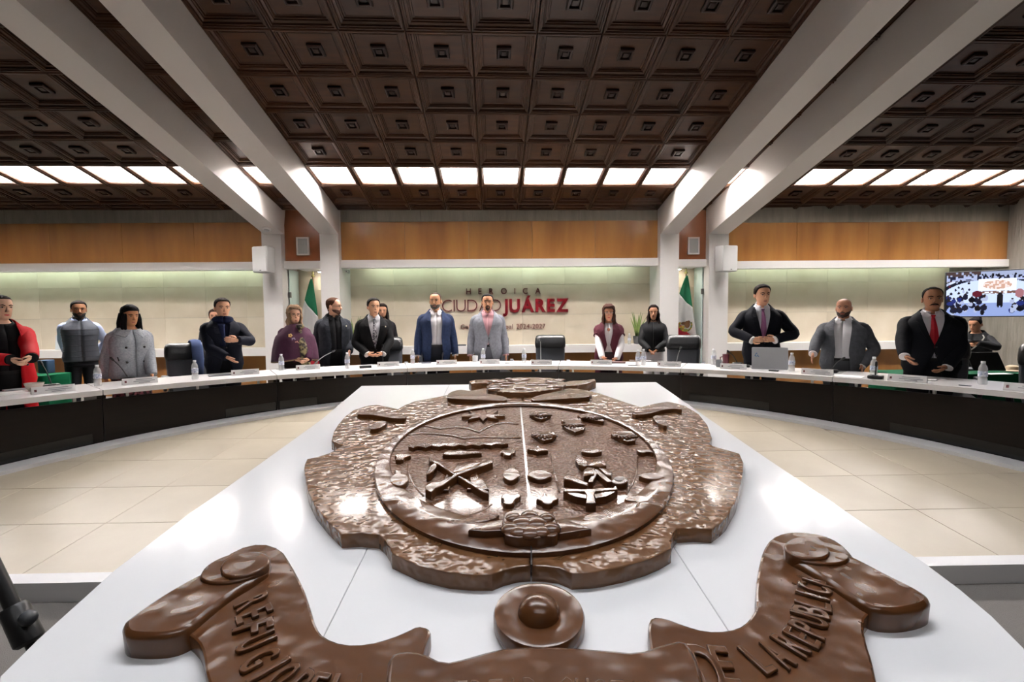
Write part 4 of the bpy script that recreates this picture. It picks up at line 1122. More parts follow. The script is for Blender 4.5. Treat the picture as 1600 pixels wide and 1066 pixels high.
# --- 3 woman in the grey jacket
def b3(shell, sleeves, trousers, shirt, surf, root, S, **k):
    m = cloth('#8e9298', .9, '#a2a6ac', 60)
    shell('skirt', None, .45, 1.0, .012, None, flare=.05, m=mat('floral_skirt', '#1d1416', .9, col2='#8b4a52', vscale=26, vmix=.12))
    trousers('#17181a')
    shell('jacket', None, .86, 1.485, .022, None, rows=24, flare=.0, m=m); sleeves(None, .020, m=m)
    for sgn in (1, -1):
        P = [surf(1.46, sgn * .05, .03), surf(1.36, sgn * .30, .042), surf(1.40, sgn * .85, .042), surf(1.46, sgn * 1.2, .035), surf(1.492, sgn * .8, .022)]
        q = B(); q.add(P, [(0, 1, 2, 3, 4)]); o = q.build('wide_collar', m, root); o.modifiers.new('t', 'SOLIDIFY').thickness = .012
    for z in (1.24, 1.06):
        for t in (-.32, .32): B().ball(surf(z, t, .042), .014 * S, 8, 5).build('button', M_BLACK, root, smooth=0)
    for sgn in (1, -1): B().tube([surf(1.08, sgn * .75, .04), surf(1.13, sgn * .82, .04)], .006 * S, 6).build('pocket_slit', M_BLACK, root)
    B().tube([surf(.88 + .58 * j / 10, .02, .034) for j in range(11)], .004 * S, 6).build('front_edge', cloth('#777b82'), root)
person('person in a short grey double buttoned jacket with long black hair', 202, 478, turn=16, woman=True, g=1.06, skin='#a8714f', head=(10, 6, 0), hair=dict(line=(.78, .66, -.85, -1.05), vol=.016, flare=.01, locks=14, lock_z=-.75), hcol='#0d0b0c',
       wl=(238, 588, .05), wr=(165, 590, .05), build=b3, lips='#a2564f')
# --- 4 half hidden head behind the navy coat
def b4(shirt, trousers, jacket, **k): shirt('#26262a'); jacket('#2a2a2e', 'none'); trousers('#1b1b1d')
person('person mostly hidden behind the one in the dark navy coat', 335, 484, Y=7.6, woman=True, skin='#c08a70', hair=dict(line=(.84, .72, .3, .0), vol=.012), hcol='#2a1a14', build=b4, group='people standing at the back wall')
# --- 5 man in the navy coat
def b5(shell, sleeves, trousers, shirt, surf, root, S, jacket, collar, **k):
    trousers('#15161a'); shirt('#14182a', .004, coll=False); jacket('#10131e', 'closed', hem=.72, button=1.12, vtop=.07, cuff=None)
    m = cloth('#131a33', .95, bump=.5)
    for q_, (zz, r) in enumerate(((1.475, .034), (1.445, .036))):
        B().tube([V((.092 * math.sin(2 * math.pi * j / 24), .014 - .088 * math.cos(2 * math.pi * j / 24), zz + .02 * math.cos(2 * math.pi * j / 24))) * S for j in range(25)], r * S, 10).build('scarf_wrap', m, root, smooth=0)
    B().tube([surf(1.44 - .3 * j / 8, -.1, .02) for j in range(9)], [.04 * S] * 9, 10, .4).build('scarf_end', m, root, smooth=0)
person('person in a dark navy coat and scarf, one hand raised to the chest', 348, 467, turn=6, g=1.08, shw=1.05, skin='#c08e72', head=(8, 0, 0), hair=dict(line=(.87, .78, .48, .16), vol=.012), hcol='#2a2320',
       wl=(371, 532, .23), wr=(354, 558, .23), polel=(1, .15, -.6), poler=(-1, .5, -.2), handl=((-.95, -.15, .12), .55), handr=((.75, -.15, -.6), .25), build=b5)
# --- 6 woman in the purple shawl
def b6(shell, sleeves, trousers, shirt, surf, root, S, **k):
    trousers('#2a2021'); shirt('#d9d2c4', .0, coll=False); sleeves('#351429', .012)
    q = B(); R = []
    m = mat('purple_shawl', '#351429', .95, col2='#421c34', vscale=14, bump=.4, bscale=14)
    for i in range(13):
        t = i / 12; z = 1.49 - .50 * t
        rx = float(np.interp(t, [0, .15, .35, .7, 1], [.085, .17, .265, .305, .32])); ry = float(np.interp(t, [0, .15, .35, .7, 1], [.08, .125, .19, .235, .25]))
        R.append([V(((rx + .007 * math.sin(7 * a) * t) * math.cos(a), -.02 + (ry + .012 * math.sin(9 * a) * t) * math.sin(a), z - .05 * t * abs(math.cos(a)))) * S for a in [2 * math.pi * j / 48 for j in range(48)]])
    q.loft(R, cap=False); o = q.build('shawl', m, root, smooth=0); o.modifiers.new('t', 'SOLIDIFY').thickness = .01
    B().tube([R[-1][j % 48] for j in range(49)], .014 * S, 6).build('shawl_fringe', mat('shawl_trim', '#8a6f52', .9, col2='#54412f', vscale=60, bump=.6, bscale=80), root, smooth=0)
    fm = mat('floral_scarf', '#8a7f5c', .9, col2='#2b2622', vscale=22, vmix=.15, bump=.5, bscale=30)
    B().tube([V((.03 + .07 * t_, -.13 - .14 * min(1, t_ * 2), 1.44 - .62 * t_)) * S for t_ in [j / 8 for j in range(9)]], [.03 * S, .045 * S, .05 * S, .055 * S, .055 * S, .06 * S, .06 * S, .065 * S, .06 * S], 10, .5).build('scarf', fm, root, smooth=0)
    B().ball(V((.05, -.14, 1.46)) * S, (.06 * S, .05 * S, .04 * S), 12, 8).build('scarf_knot', fm, root, smooth=0)
    for (a, z, c) in ((-.10, 1.33, '#c9a66a'), (-.06, 1.27, '#9a93a8'), (-.02, 1.22, '#b58a78'), (-.07, 1.15, '#a9846a'), (-.03, 1.10, '#b9a07a')):
        fl_ = B()
        for j in range(5): fl_.ball((V((a + .018 * math.cos(j * 1.257), -.205 - .22 * (1.35 - z) * (1 if z > 1.2 else .85) , z + .018 * math.sin(j * 1.257))) * S), (.013 * S, .008 * S, .013 * S), 8, 5)
        fl_.build('shawl_flower', mat(f'flower_{c}', c, .9), root, smooth=0)
person('person in a purple shawl with floral scarf and glasses, light wavy hair', 460, 480, turn=10, woman=True, g=1.12, skin='#c99a80', head=(6, 0, 0), glasses='#6b5a4a', hair=dict(line=(.84, .64, -.20, -.38), vol=.030, wave=1., flare=.03, locks=20, lock_z=-.4), hcol='#8a7058',
       wl=(482, 562, .20), wr=(462, 562, .20), polel=(.5, .9, -.3), poler=(-.5, .9, -.3), handl=((-.85, -.35, -.35), .5), handr=((.85, -.35, -.35), .5), build=b6, lips='#a5564f')
# --- 7 man looking aside
def b7(shirt, trousers, jacket, **k): shirt('#121214', .004); jacket('#26282e', 'open', col2='#2e3138', cuff=None, pin=True); trousers('#141416')
person('person with glasses and open charcoal jacket over black, looking sideways', 521, 466, turn=10, g=1.12, gd=1.15, belly=.03, skin='#cf9d84', head=(62, 0, 0), glasses='#3a2f28', hair=dict(line=(.94, .84, .48, .18), vol=.009), hcol='#4a2e20', beard=('#4a2c1e', .3, True),
       wl=(546, 549, .12), build=b7, back=.22)
# --- 8 hidden behind, 9 man in black suit with plaid tie
def b8(shirt, trousers, jacket, **k): shirt('#1d1b1e'); jacket('#211f23', 'none'); trousers('#17171a')
person('person with long dark hair hidden behind the one in the black suit', 598, 476, Y=7.95, woman=True, skin='#b98468', hair=dict(line=(.84, .70, -.5, -.8), vol=.018, locks=10, lock_z=-.5), hcol='#1a1210', build=b8, group='people standing at the back wall')
M_PLAID = mat('plaid_tie', '#2a2630', .6, col2='#b9b4ba', vscale=55, vmix=.1)
def b9(shirt, trousers, jacket, tie, **k): shirt('#cbc9cf'); tie(None, .98, .036, M_PLAID); jacket('#08080a', 'closed', button=1.0, pin=True, vtop=.085); trousers('#0e0e10')
person('person in a black suit and plaid tie with clasped hands', 584, 467, turn=4, g=1.08, shw=1.06, skin='#c59273', head=(14, 0, 0), hair=dict(line=(.90, .80, .45, .12), vol=.014), hcol='#1d1917',
       wl=(599, 552, .22), wr=(573, 553, .22), polel=(1, .45, -.3), poler=(-1, .45, -.3), handl=((-.9, -.2, -.35), .75), handr=((.9, -.2, -.3), .75), build=b9)
# --- 10 blue blazer
def b10(shirt, trousers, jacket, **k): shirt('#e6e3e6'); jacket('#1f2942', 'open', col2='#26324e', vtop=.075); trousers('#15161c')
person('person with grey beard in an open blue blazer and white shirt', 681, 458, turn=4, g=1.08, shw=1.08, skin='#ad7a5b', hair=dict(line=(.92, .84, .46, .16), vol=.006), hcol='#3a302b', beard=('#4b433e', .3, True), head=(-14, -3, 0), build=b10)
# --- 11 grey blazer pink shirt
def b11(shirt, trousers, jacket, **k): shirt('#d2a0a7'); jacket('#73757d', 'closed', col2='#81838b', button=1.10, vtop=.085, cuff='#e0b3b8'); trousers('#54555c')
person('person in a light grey checked blazer and pink shirt', 762, 460, turn=2, g=1.06, shw=1.06, skin='#b47e60', hair=dict(line=(.88, .82, .46, .16), vol=.010), hcol='#1d1a19', beard=('#3a302b', .3, False), build=b11)
# --- 12 woman in the maroon waistcoat
def b12(shell, sleeves, trousers, shirt, surf, root, S, collar, **k):
    trousers('#2a1a20'); shirt('#e9e6e8', .004, coll=False); sleeves('#e9e6e8', .012); collar('#e9e6e8', .05, .008, .02)
    m = cloth('#451a25', .8); wf = lambda z: float(np.interp(z, [.6, .9, 1.1, 1.3, 1.47], [.12, .07, .015, .05, .06]))
    shell('long_vest', None, .6, 1.488, .024, wf, rows=24, flare=.08, m=m); k['lapels_x'](m, wf, 1.1, lw=.13)
    for sgn in (1, -1):
        pass
    sleeves(None, .026, cut=.42, m=m, flare=.014)
    B().ball(surf(1.36, .0, .014), (.022 * S, .006, .03 * S), 10, 6).build('keyhole', cloth('#b98468'), root, smooth=0)
person('person in a long maroon waistcoat and white sleeves, glasses, hands joined', 951, 478, turn=0, woman=True, g=1.12, skin='#b98064', head=(2, 0, 0), glasses='#b9b3b0', hair=dict(line=(.80, .60, -.15, -.30), vol=.030, wave=.5, flare=.05, locks=14, lock_z=-.32), hcol='#3d241c',
       wl=(964, 560, .24), wr=(941, 560, .24), polel=(1, .4, -.2), poler=(-1, .4, -.2), handl=((-.7, -.3, -.5), .5), handr=((.7, -.3, -.5), .5), build=b12, lips='#a8323a')
# --- 13 woman in the black jacket at the wall
def b13(shell, sleeves, trousers, shirt, surf, root, S, jacket, collar, **k):
    trousers('#d4d0d3', '#d4d0d3'); m = cloth('#121315', .75); shell('jacket', None, .93, 1.49, .02, None, rows=20, m=m); sleeves(None, .016, m=m); collar('#121315', .06, .012, .08)
    B().tube([surf(.95 + .53 * j / 10, 0, .03) for j in range(11)], .004 * S, 6).build('zip', M_DKST, root)
person('person in black jacket and white trousers beside the potted plant', 1021, 478, Y=7.35, turn=0, woman=True, g=1.0, skin='#b07c60', hair=dict(line=(.88, .66, -.8, -1.0), vol=.018, wave=.8, flare=.02, locks=18, lock_z=-1.0), hcol='#1e1310',
       wl=(1026, 547, .22), wr=(1014, 547, .22), polel=(1, .4, -.2), poler=(-1, .4, -.2), handl=((-.6, -.2, -.7), .5), handr=((.6, -.2, -.7), .5), build=b13, group='people standing at the back wall')
# --- 14 suit with lavender tie
def b14(shirt, trousers, jacket, tie, **k): shirt('#dcdce4'); tie('#8b5a80', 1.0, .036); jacket('#0d0f17', 'closed', button=1.04, vtop=.075); trousers('#14161c')
person('person in a dark suit and mauve tie buttoning the jacket behind the laptop', 1190, 446, turn=10, g=1.06, shw=1.1, skin='#c99577', head=(14, 0, 0), hair=dict(line=(.86, .78, .46, .14), vol=.014), hcol='#201714',
       wl=(1212, 531, .23), wr=(1174, 531, .23), polel=(1, .35, .05), poler=(-1, .35, .05), handl=((-.98, -.1, .05), .55), handr=((.98, -.1, .05), .55), build=b14)
# --- 15 bald man in grey suit
def b15(shirt, trousers, jacket, **k): shirt('#e8e6ea'); jacket('#4a4c50', 'open', col2='#54565b', vtop=.085); trousers('#45474b')
person('bald bearded person in a grey suit leaning hands on the desk', 1318, 467, turn=-2, g=1.22, gd=1.25, shw=1.08, belly=.03, skin='#a8735a', head=(-6, -3, 0), hair=None, hcol='#2a211c', beard=('#3a2d27', .42, True),
       wl=(1347, 571, .20), wr=(1264, 566, .22), polel=(1, .5, 0), poler=(-1, .5, 0), handl=((.0, -.6, -.8), .3), handr=((-.1, -.6, -.8), .25), build=b15)
# --- 16 black suit red tie
def b16(shirt, trousers, jacket, tie, **k): shirt('#c9c6cc'); tie('#8f1620', 1.08, .038); jacket('#0a0c12', 'closed', button=1.12, vtop=.088); trousers('#101117')
person('heavy person in a black suit and red tie at the right desk end', 1456, 450, turn=8, g=1.2, gd=1.2, shw=1.12, belly=.03, skin='#8a5a41', head=(4, -2, 0), hair=dict(line=(.94, .86, .5, .16), vol=.008), hcol='#1c1614',
       wl=(1481, 573, .24), wr=(1412, 570, .24), polel=(1, .5, -.1), poler=(-1, .5, -.1), handl=((-.75, -.3, -.5), .6), handr=((.55, -.3, -.7), .5), build=b16, beard=('#1c1614', .3, None))
# --- 17 woman looking at her phone
def b17(shell, sleeves, trousers, shirt, surf, root, S, **k):
    trousers('#131315'); m = cloth('#131416', .8); shell('top', None, .85, 1.49, .02, None, rows=20, m=m); sleeves(None, .018, m=m)
    B().tube([surf(1.46 - .5 * j / 10, .9 - 1.6 * j / 10, .034) for j in range(11)], .010 * S, 6, .5).build('bag_strap', mat('grey_strap', '#a8a49c', .6), root)
phone_person = person('person in black looking down at a phone below the screen', 1526, 496, Y=7.0, turn=-20, woman=True, g=1.1, skin='#a9755a', head=(-8, 14, 0), hair=dict(line=(.88, .80, .42, .14), vol=.007, bun=1), hcol='#120e0e',
       wl=(1528, 536, .26), wr=(1518, 538, .28), polel=(1, .3, -.5), poler=(-1, .3, -.5), handl=((-.9, -.3, .1), .4), handr=((.6, -.6, .1), .4), crouch=.2, build=b17, group='people standing at the back wall')
q = aty(1522, 534, 7.0 - .33)
tag(B().box((0, 0, 0), (.15, .075, .009), Matrix.Rotation(math.radians(-25), 3, 'X')).build('mobile_phone', M_BLACK, M=Matrix.Translation(q)), 'black mobile phone held by the person below the screen', 'phone')

# ------------------------------------------------------------------ wall lettering
def letter_mesh(ch, off):
    c = bpy.data.curves.new('letter', 'FONT'); c.body = ch; c.extrude = .5; c.offset = off; c.resolution_u = 4
    to = bpy.data.objects.new('letter', c); COL.objects.link(to)
    dg = bpy.context.evaluated_depsgraph_get(); me = bpy.data.meshes.new_from_object(to.evaluated_get(dg)); bpy.data.objects.remove(to)
    v = np.empty(len(me.vertices) * 3); me.vertices.foreach_get('co', v); return me, v.reshape(-1, 3)
def wall_text(word, x0, x1, ytop, ybot, Y, m, root, off=0., gap=.12, depth=.03, narrow=1., base=None):
    a, b = aty(x0, (ytop + ybot) / 2, Y), aty(x1, (ytop + ybot) / 2, Y)
    zt, zb = aty((x0 + x1) / 2, ytop, Y).z, aty((x0 + x1) / 2, ybot, Y).z
    L_ = []
    for ch in word:
        if ch == ' ': L_.append((None, None, .32)); continue
        me, v = letter_mesh(ch, off); L_.append((me, v, v[:, 0].max() - v[:, 0].min()))
    _, capv = letter_mesh('H', 0.); cap = capv[:, 1].max()
    k = (b.x - a.x) / (sum(l[2] for l in L_) + gap * (len(word) - 1)); kz = (zt - zb) / cap
    x = a.x
    for me, v, w in L_:
        if me is not None:
            P = np.c_[x + (v[:, 0] - v[:, 0].min()) * k, Y - .5 * depth - v[:, 2] * depth, zb + v[:, 1] * kz]
            P -= np.array(root.location)
            me.vertices.foreach_set('co', P.ravel().astype(np.float32)); me.update(); me.materials.clear(); me.materials.append(m)
            put('letter', me, root)
        x += (w + gap) * k
SY = MY - .02
def sign(label):
    o = empty('wall_lettering', (0, SY, 1.5)); tag(o, label, 'lettering'); return o
o = sign('small spaced dark red letters HEROICA on the marble wall'); wall_text('HEROICA', 728.5, 844.5, 450.5, 459.5, SY, M_DKRED, o, 0., .95)
o = sign('large red letters CIUDAD JUÁREZ on the marble wall')
wall_text('CIUDAD', 691, 783, 468, 487, SY, M_DKRED, o, -.018, .10); wall_text('JUÁREZ', 785.5, 888, 468, 487, SY, M_RED, o, .035, .09, .04)
o = sign('thin letters Gobierno Municipal 2024-2027 on the marble wall'); wall_text('Gobierno Municipal 2024-2027', 720, 852, 506.5, 514, SY, M_CARB, o, -.012, .13, .02)

# ------------------------------------------------------------------ flags in the alcoves
def flag(xt, yt, Y, L_, w, mirror, label, emblem):
    t = aty(xt, yt, Y); root = empty('flag', (t.x, Y, 0)); tag(root, label, 'flag', 'flags in the alcoves'); zt = t.z
    B().tube([(0, .03, .02), (0, .03, zt + .06)], .014, 10).build('pole', mat('flag_pole_wood', '#5a3a22', .4), root, smooth=40)
    B().lathe([(.03, 0), (.035, .02), (.012, .05), (.02, .07), (.004, .12)], (0, .03, zt + .04), 12).build('finial', mat('gold_finial', '#8e8a5a', .3, .8), root, smooth=40)
    B().lathe([(.16, 0), (.16, .02), (.04, .05), (.03, .10)], (0, .03, 0), 20).build('base', M_BLACK, root, smooth=40)
    mats = [mat('flag_green', '#0d6a48', .7), mat('flag_white', '#dcdcdc', .7), mat('flag_red', '#b01f33', .7)]
    def P(a, b):
        ww = .03 + w * b ** .85; s = -1 if mirror else 1
        x = s * ((a - .32) * ww); y = -.03 - .05 * b * math.sin(a * 11 + b * 2) * (.4 + b)
        return V((x, y, zt - L_ * b * (1 - .06 * a)))
    cut1 = lambda a: .40 - .16 * a; cut2 = lambda a: .80 - .26 * a
    def band(f0, f1, m):
        n, k = 26, 12; q = B()
        q.add([P(i / n, f0(i / n) + (f1(i / n) - f0(i / n)) * j / k) for i in range(n + 1) for j in range(k + 1)], [(i * (k + 1) + j, (i + 1) * (k + 1) + j, (i + 1) * (k + 1) + j + 1, i * (k + 1) + j + 1) for i in range(n) for j in range(k)])
        o = q.build('stripe', m, root, smooth=0); o.modifiers.new('t', 'SOLIDIFY').thickness = .006; return o
    band(lambda a: 0., cut1, mats[0]); wb = band(cut1, cut2, mats[1]); band(cut2, lambda a: 1., mats[2])
    if emblem:
        def spot(cx, cz, r, m, name, f=1.):
            q = B(); q.ball((0, 0, 0), (r, .006, r * f), 10, 6); c = V((cx, -.115, cz)); q.v = [tuple(V(v) + c) for v in q.v]; q.build(name, m, wb, smooth=0)
        g, br, gd = mat('wreath_green', '#6f7d3a', .7), mat('eagle_brown', '#6b4a2c', .7), mat('wreath_gold', '#b59a3c', .7)
        cz = aty(1071, 508, Y - .11).z; cx = aty(1071, 508, Y - .11).x - t.x
        for j in range(17):
            a = math.radians(-200 + 220 * j / 16); spot(cx + .115 * math.cos(a), cz + .115 * math.sin(a), .018, g if j % 3 else gd, 'wreath_leaf')
        spot(cx + .03, cz + .01, .055, br, 'eagle_body', 1.25); spot(cx + .06, cz + .055, .03, br, 'eagle_head'); spot(cx - .035, cz + .03, .05, br, 'eagle_wing', .6)
        spot(cx - .05, cz - .04, .035, gd, 'cactus', .9); spot(cx, cz - .085, .04, g, 'cactus', .5)
flag(488, 436, 8.63, 1.75, .62, True, 'green white red flag hanging in the left alcove, green part showing', False)
flag(1073, 431, 8.63, 1.5, .62, True, 'green white red flag with round eagle crest in the right alcove', True)

# ------------------------------------------------------------------ loudspeakers, detectors, camera
for x0, x1, y0, y1, n, tw in ((397, 425, 386, 426, 'left', -14), (1122, 1149, 384.5, 424.5, 'right', 14)):
    a, b = aty(x0, y0, 7.98), aty(x1, y1, 7.98); c = (a + b) / 2
    o = empty('loudspeaker', tuple(c), math.radians(tw)); w, h = abs(b.x - a.x), abs(a.z - b.z)
    B().rbox((0, .02, 0), (w, .2, h), .02).build('cabinet', M_GREY, o, smooth=40)
    B().box((0, -.085, 0), (w * .93, .012, h * .95)).build('grille', mat('pale_grille', '#c4c4c3', .6, bump=.2, bscale=300), o)
    B().box((0, .16, 0), (.06, .10, .12)).build('bracket', M_DKST, o)
    B().box((.02, -.093, -h * .43), (.03, .004, .012)).build('badge', M_DKST, o)
    tag(o, f'light grey box loudspeaker mounted on the outer {n} column', 'loudspeaker', 'column loudspeakers')
for x0, x1, y0, y1, n in ((463.5, 484, 371, 399, 'left'), (1074.5, 1092, 371, 397.5, 'right')):
    a, b = aty(x0, y0, 8.33), aty(x1, y1, 8.33); c = (a + b) / 2
    o = empty('wall_speaker', tuple(c)); w, h = abs(b.x - a.x), abs(a.z - b.z)
    for dx, dz, sw, sh in ((0, h / 2 - .012, w, .024), (0, -h / 2 + .012, w, .024), (-w / 2 + .012, 0, .024, h - .048), (w / 2 - .012, 0, .024, h - .048)):
        B().box((dx, -.01, dz), (sw, .035, sh)).build('frame', M_WHITE, o)
    B().box((0, -.004, 0), (w - .046, .02, h - .046)).build('grille', M_GRILLE, o)
    tag(o, f'flush wall speaker with white frame on red brown panel, {n} pair of columns', 'speaker', 'flush wall speakers')
for x, y, n in ((417, 357, 'left'), (1137, 357.5, 'right')):
    p = at_ceiling(x, y, (CMI @ aty(428, 366, 8.2)).z)
    o = empty('smoke_detector', M=CM @ Matrix.Translation(p))
    B().lathe([(.07, .0), (.072, -.015), (.06, -.03)], n=20).build('base', M_WHITE, o, smooth=30); B().lathe([(.045, -.03), (.04, -.05), (.02, -.055)], n=20).build('sensor', M_GREY, o, smooth=30)
    tag(o, f'round white smoke detector under the outer {n} beam', 'smoke detector', 'smoke detectors')
c = aty(543, 425, 8.4); o = empty('security_camera', tuple(c))
B().tube([(0, -.06, 0), (0, .06, 0)], .025, 10).build('body', M_GREY, o, smooth=40); B().tube([(0, .05, 0), (-.02, .1, .03), (-.06, .16, .03)], .01, 6).build('arm', M_DKST, o); B().tube([(0, -.065, 0), (0, -.058, 0)], .018, 10).build('lens', M_BLACK, o)
tag(o, 'small security camera on an arm above the marble wall', 'camera')

# ------------------------------------------------------------------ wall screen showing the meeting from above
tl, bl = aty(1478.5, 427, 7.3), aty(1478.5, 494.5, 7.3)
sc_h = tl.z - bl.z; sc_w = sc_h * 16 / 9; ang = math.radians(-32)
dirx = V((math.cos(ang), math.sin(ang), 0))
tv = empty('wall_screen', tuple((tl + bl) / 2 + dirx * sc_w / 2), ang)
B().rbox((0, .03, 0), (sc_w + .03, .05, sc_h + .03), .008).build('casing', M_BLACK, tv, smooth=40)
B().box((.0, .40, -.0), (.08, .7, .3)).build('wall_arm', M_DKST, tv)
NX, NY = 150, 84
BLOBS = []
rr = random.Random(4)
def crowd(n, x0, x1, y0, y1, pal, sz=.022):
    for _ in range(n):
        x, y = rr.uniform(x0, x1), rr.uniform(y0, y1); c = rr.choice(pal)
        BLOBS.append((x, y, sz * rr.uniform(.7, 1.3), sz * 2.2 * rr.uniform(.7, 1.2), c)); BLOBS.append((x, y + sz * 2.4, sz * .45, sz * .7, (.16, .11, .11)))
NAVY, BLU, BLK, WHT, MAR = (.08, .09, .18), (.13, .18, .44), (.05, .05, .09), (.66, .70, .82), (.36, .12, .17)
crowd(26, .02, .36, .50, .80, [NAVY, BLK, WHT, MAR, BLK], .012); crowd(30, .36, .99, .84, .93, [NAVY, BLK, WHT, BLK], .010)
crowd(46, .0, .5, .06, .44, [NAVY, BLU, BLK, NAVY, WHT], .026); crowd(30, .73, 1.0, .02, .40, [NAVY, BLK, BLU, WHT], .026)
BLOBS += [(.42, .50, .045, .07, MAR), (.63, .38, .03, .15, BLK), (.615, .26, .012, .07, BLK), (.645, .26, .012, .07, BLK), (.80, .50, .04, .10, (.62, .42, .45)), (.92, .50, .04, .11, (.14, .26, .42))]
def screen_col(u, v):
    u = u + .13
    r = random.Random(int(u * 999) * 7919 + int(v * 999)); n = random.Random(int(u * 55) * 7919 + int(v * 31) * 31).random()
    col = (.55, .62, .82)
    ex, ey = (u - .56) / .52, (v - .36) / .50
    e = ex * ex + ey * ey
    if v > .9: col = (.28, .22, .22) if u < .45 and n > .3 else (.62, .66, .78)
    elif v > .80: col = (.66, .70, .84) if n > .25 else (.12, .13, .22)
    elif e > 1.28 and v > .3: col = (.62, .6, .62) if n > .45 else ((.10, .11, .2) if n > .12 else (.5, .2, .22))
    elif e > 1.12 and v > .3: col = (.80, .84, .95)
    elif e > .90 and v > .3: col = (.07, .08, .15)
    elif v > .3: col = (.78, .84, .96)
    tx, ty = abs(u - .60) / .17, abs(v - .70) / .13
    if tx < 1 and ty < 1:
        col = (.95, .97, 1.0)
        if (tx * tx + ty * ty) < .6: col = (.78, .62, .55) if n > .4 else (.92, .85, .84)
    if .40 < u < .80 and .50 < v < .555: col = (.45, .33, .30) if n > .35 else (.9, .92, .98)
    for cx, cy, rx, ry, c in BLOBS:
        if abs(u - cx) < rx and abs(v - cy) < ry and ((u - cx) / rx) ** 2 + ((v - cy) / ry) ** 2 < 1: col = c
    return col
sv, sf, scol = [], [], []
for j in range(NY + 1):
    for i in range(NX + 1): sv.append(((i / NX - .5) * sc_w, 0, (j / NY - .5) * sc_h))
for j in range(NY):
    for i in range(NX):
        a = j * (NX + 1) + i; sf.append((a, a + 1, a + NX + 2, a + NX + 1)); scol.append(screen_col((i + .5) / NX, (j + .5) / NY))
me = bpy.data.meshes.new('display'); me.from_pydata(sv, [], sf); me.update()
ca_ = me.color_attributes.new('picture', 'FLOAT_COLOR', 'CORNER')
ca_.data.foreach_set('color', [x for c in scol for _ in range(4) for x in ((c[0]) ** 2.2, (c[1]) ** 2.2, (c[2]) ** 2.2, 1)])
ms = bpy.data.materials.new('lit_screen'); ms.use_nodes = True; nt = ms.node_tree
at_ = nt.nodes.new('ShaderNodeAttribute'); at_.attribute_name = 'picture'; pb = nt.nodes['Principled BSDF']
nt.links.new(at_.outputs['Color'], pb.inputs['Emission Color']); pb.inputs['Emission Strength'].default_value = 1.25; pb.inputs['Base Color'].default_value = (.01, .01, .01, 1); pb.inputs['Roughness'].default_value = .15
me.materials.append(ms); put('display', me, tv)
tag(tv, 'flat wall screen showing the meeting room from above', 'screen')

# ------------------------------------------------------------------ chairs behind the desk
def chair_proto():
    r = empty('office_chair')
    B().rbox((0, 0, .47), (.52, .50, .10), .08).build('seat', M_LEATHER, r, smooth=40)
    q = B(); R = []
    for z, w, y, t in ((.50, .40, .235, .05), (.60, .45, .255, .07), (.72, .47, .262, .07), (.84, .48, .268, .065), (.91, .48, .272, .06)):
        R.append([V((w / 2 * sup(2 * math.pi * j / 24, 4)[0], y + t * sup(2 * math.pi * j / 24, 4)[1], z)) for j in range(24)])
    q.loft(R); q.build('lower_back', M_LEATHER2, r, smooth=40)
    q = B(); R = []
    for z, w, y, t in ((.885, .46, .266, .05), (.90, .49, .266, .085), (.94, .505, .270, .098), (.99, .505, .279, .093), (1.05, .495, .29, .08), (1.09, .46, .295, .06), (1.105, .40, .298, .03)):
        R.append([V((w / 2 * sup(2 * math.pi * j / 28, 5)[0], y + t * sup(2 * math.pi * j / 28, 3)[1], z)) for j in range(28)])
    q.loft(R); q.build('head_cushion', M_LEATHER, r, smooth=50)
    for s in (1, -1):
        B().tube([(s * .27, .20, .5), (s * .29, .18, .66), (s * .29, -.1, .68), (s * .27, -.16, .52)], .02, 8).build('armrest', M_BLACK, r, smooth=0)
        B().rbox((s * .29, .03, .695), (.06, .26, .03), .02).build('arm_pad', M_LEATHER2, r, smooth=40)
    B().tube([(0, 0, .42), (0, 0, .12)], .03, 10).build('gas_column', M_DKST, r, smooth=40)
    for k in range(5):
        a = math.radians(72 * k + 90); lg = B().tube([(0, 0, .12), (.3 * math.cos(a), .3 * math.sin(a), .075)], [.03, .018], 8).build('base_leg', M_BLACK, r, smooth=40)
        B().tube([(.3 * math.cos(a) - .02, .3 * math.sin(a), .03), (.3 * math.cos(a) + .02, .3 * math.sin(a), .03)], .03, 10).build('caster', M_BLACK, lg)
    return r
ch0 = chair_proto(); used = [False]
def chair(px, R_, label, z=0., turn=0., Y=None):
    o = ch0 if not used[0] else copy_tree(ch0); used[0] = True
    if Y: q = aty(px, 500, Y); p = V((q.x, q.y))
    else: p = ring_point(px, R_)
    o.location = (p.x, p.y, z); o.rotation_euler = (0, 0, -math.atan2(p.x, p.y) + math.radians(turn)); tag(o, label, 'chair', 'black office chairs behind the desk')
RCH = RR + DW + .62
chair(859.5, RCH, 'empty black leather office chair in the middle, below the red lettering', .01)
chair(1066, RCH + .02, 'empty black leather office chair in front of the crested flag', .01, -4)
chair(299, RCH + .12, 'black office chair beside the navy coat, blue garment on its back', -.0, 12)
chair(604, RCH + .16, 'black office chair behind the person in plaid tie', -.0, 0)
chair(672, RCH + .26, 'black office chair behind the person in the blue blazer', 0, 0)
chair(772, RCH + .26, 'black office chair behind the person in the pink shirt', 0, 0)
chair(1476, RCH + .10, 'black office chair behind the person in the red tie', 0, 6)
chair(1655, RCH - .28, 'black office chair cut by the right edge of the picture', .0, 0)
p = ring_point(303, RCH + .12)
q = B(); R = []
cz = V((p.x, p.y, 0)); rzc = -math.atan2(p.x, p.y) + math.radians(12)
for i in range(13):
    t = i / 12; a = math.pi * (t * 1.0)
    y = .275 - .115 * math.cos(a) ; z = 1.02 + .11 * math.sin(a) if 0 < t < 1 else .70
    R.append([V((x, y, z)) for x in (.0, .05, .10, .15)])
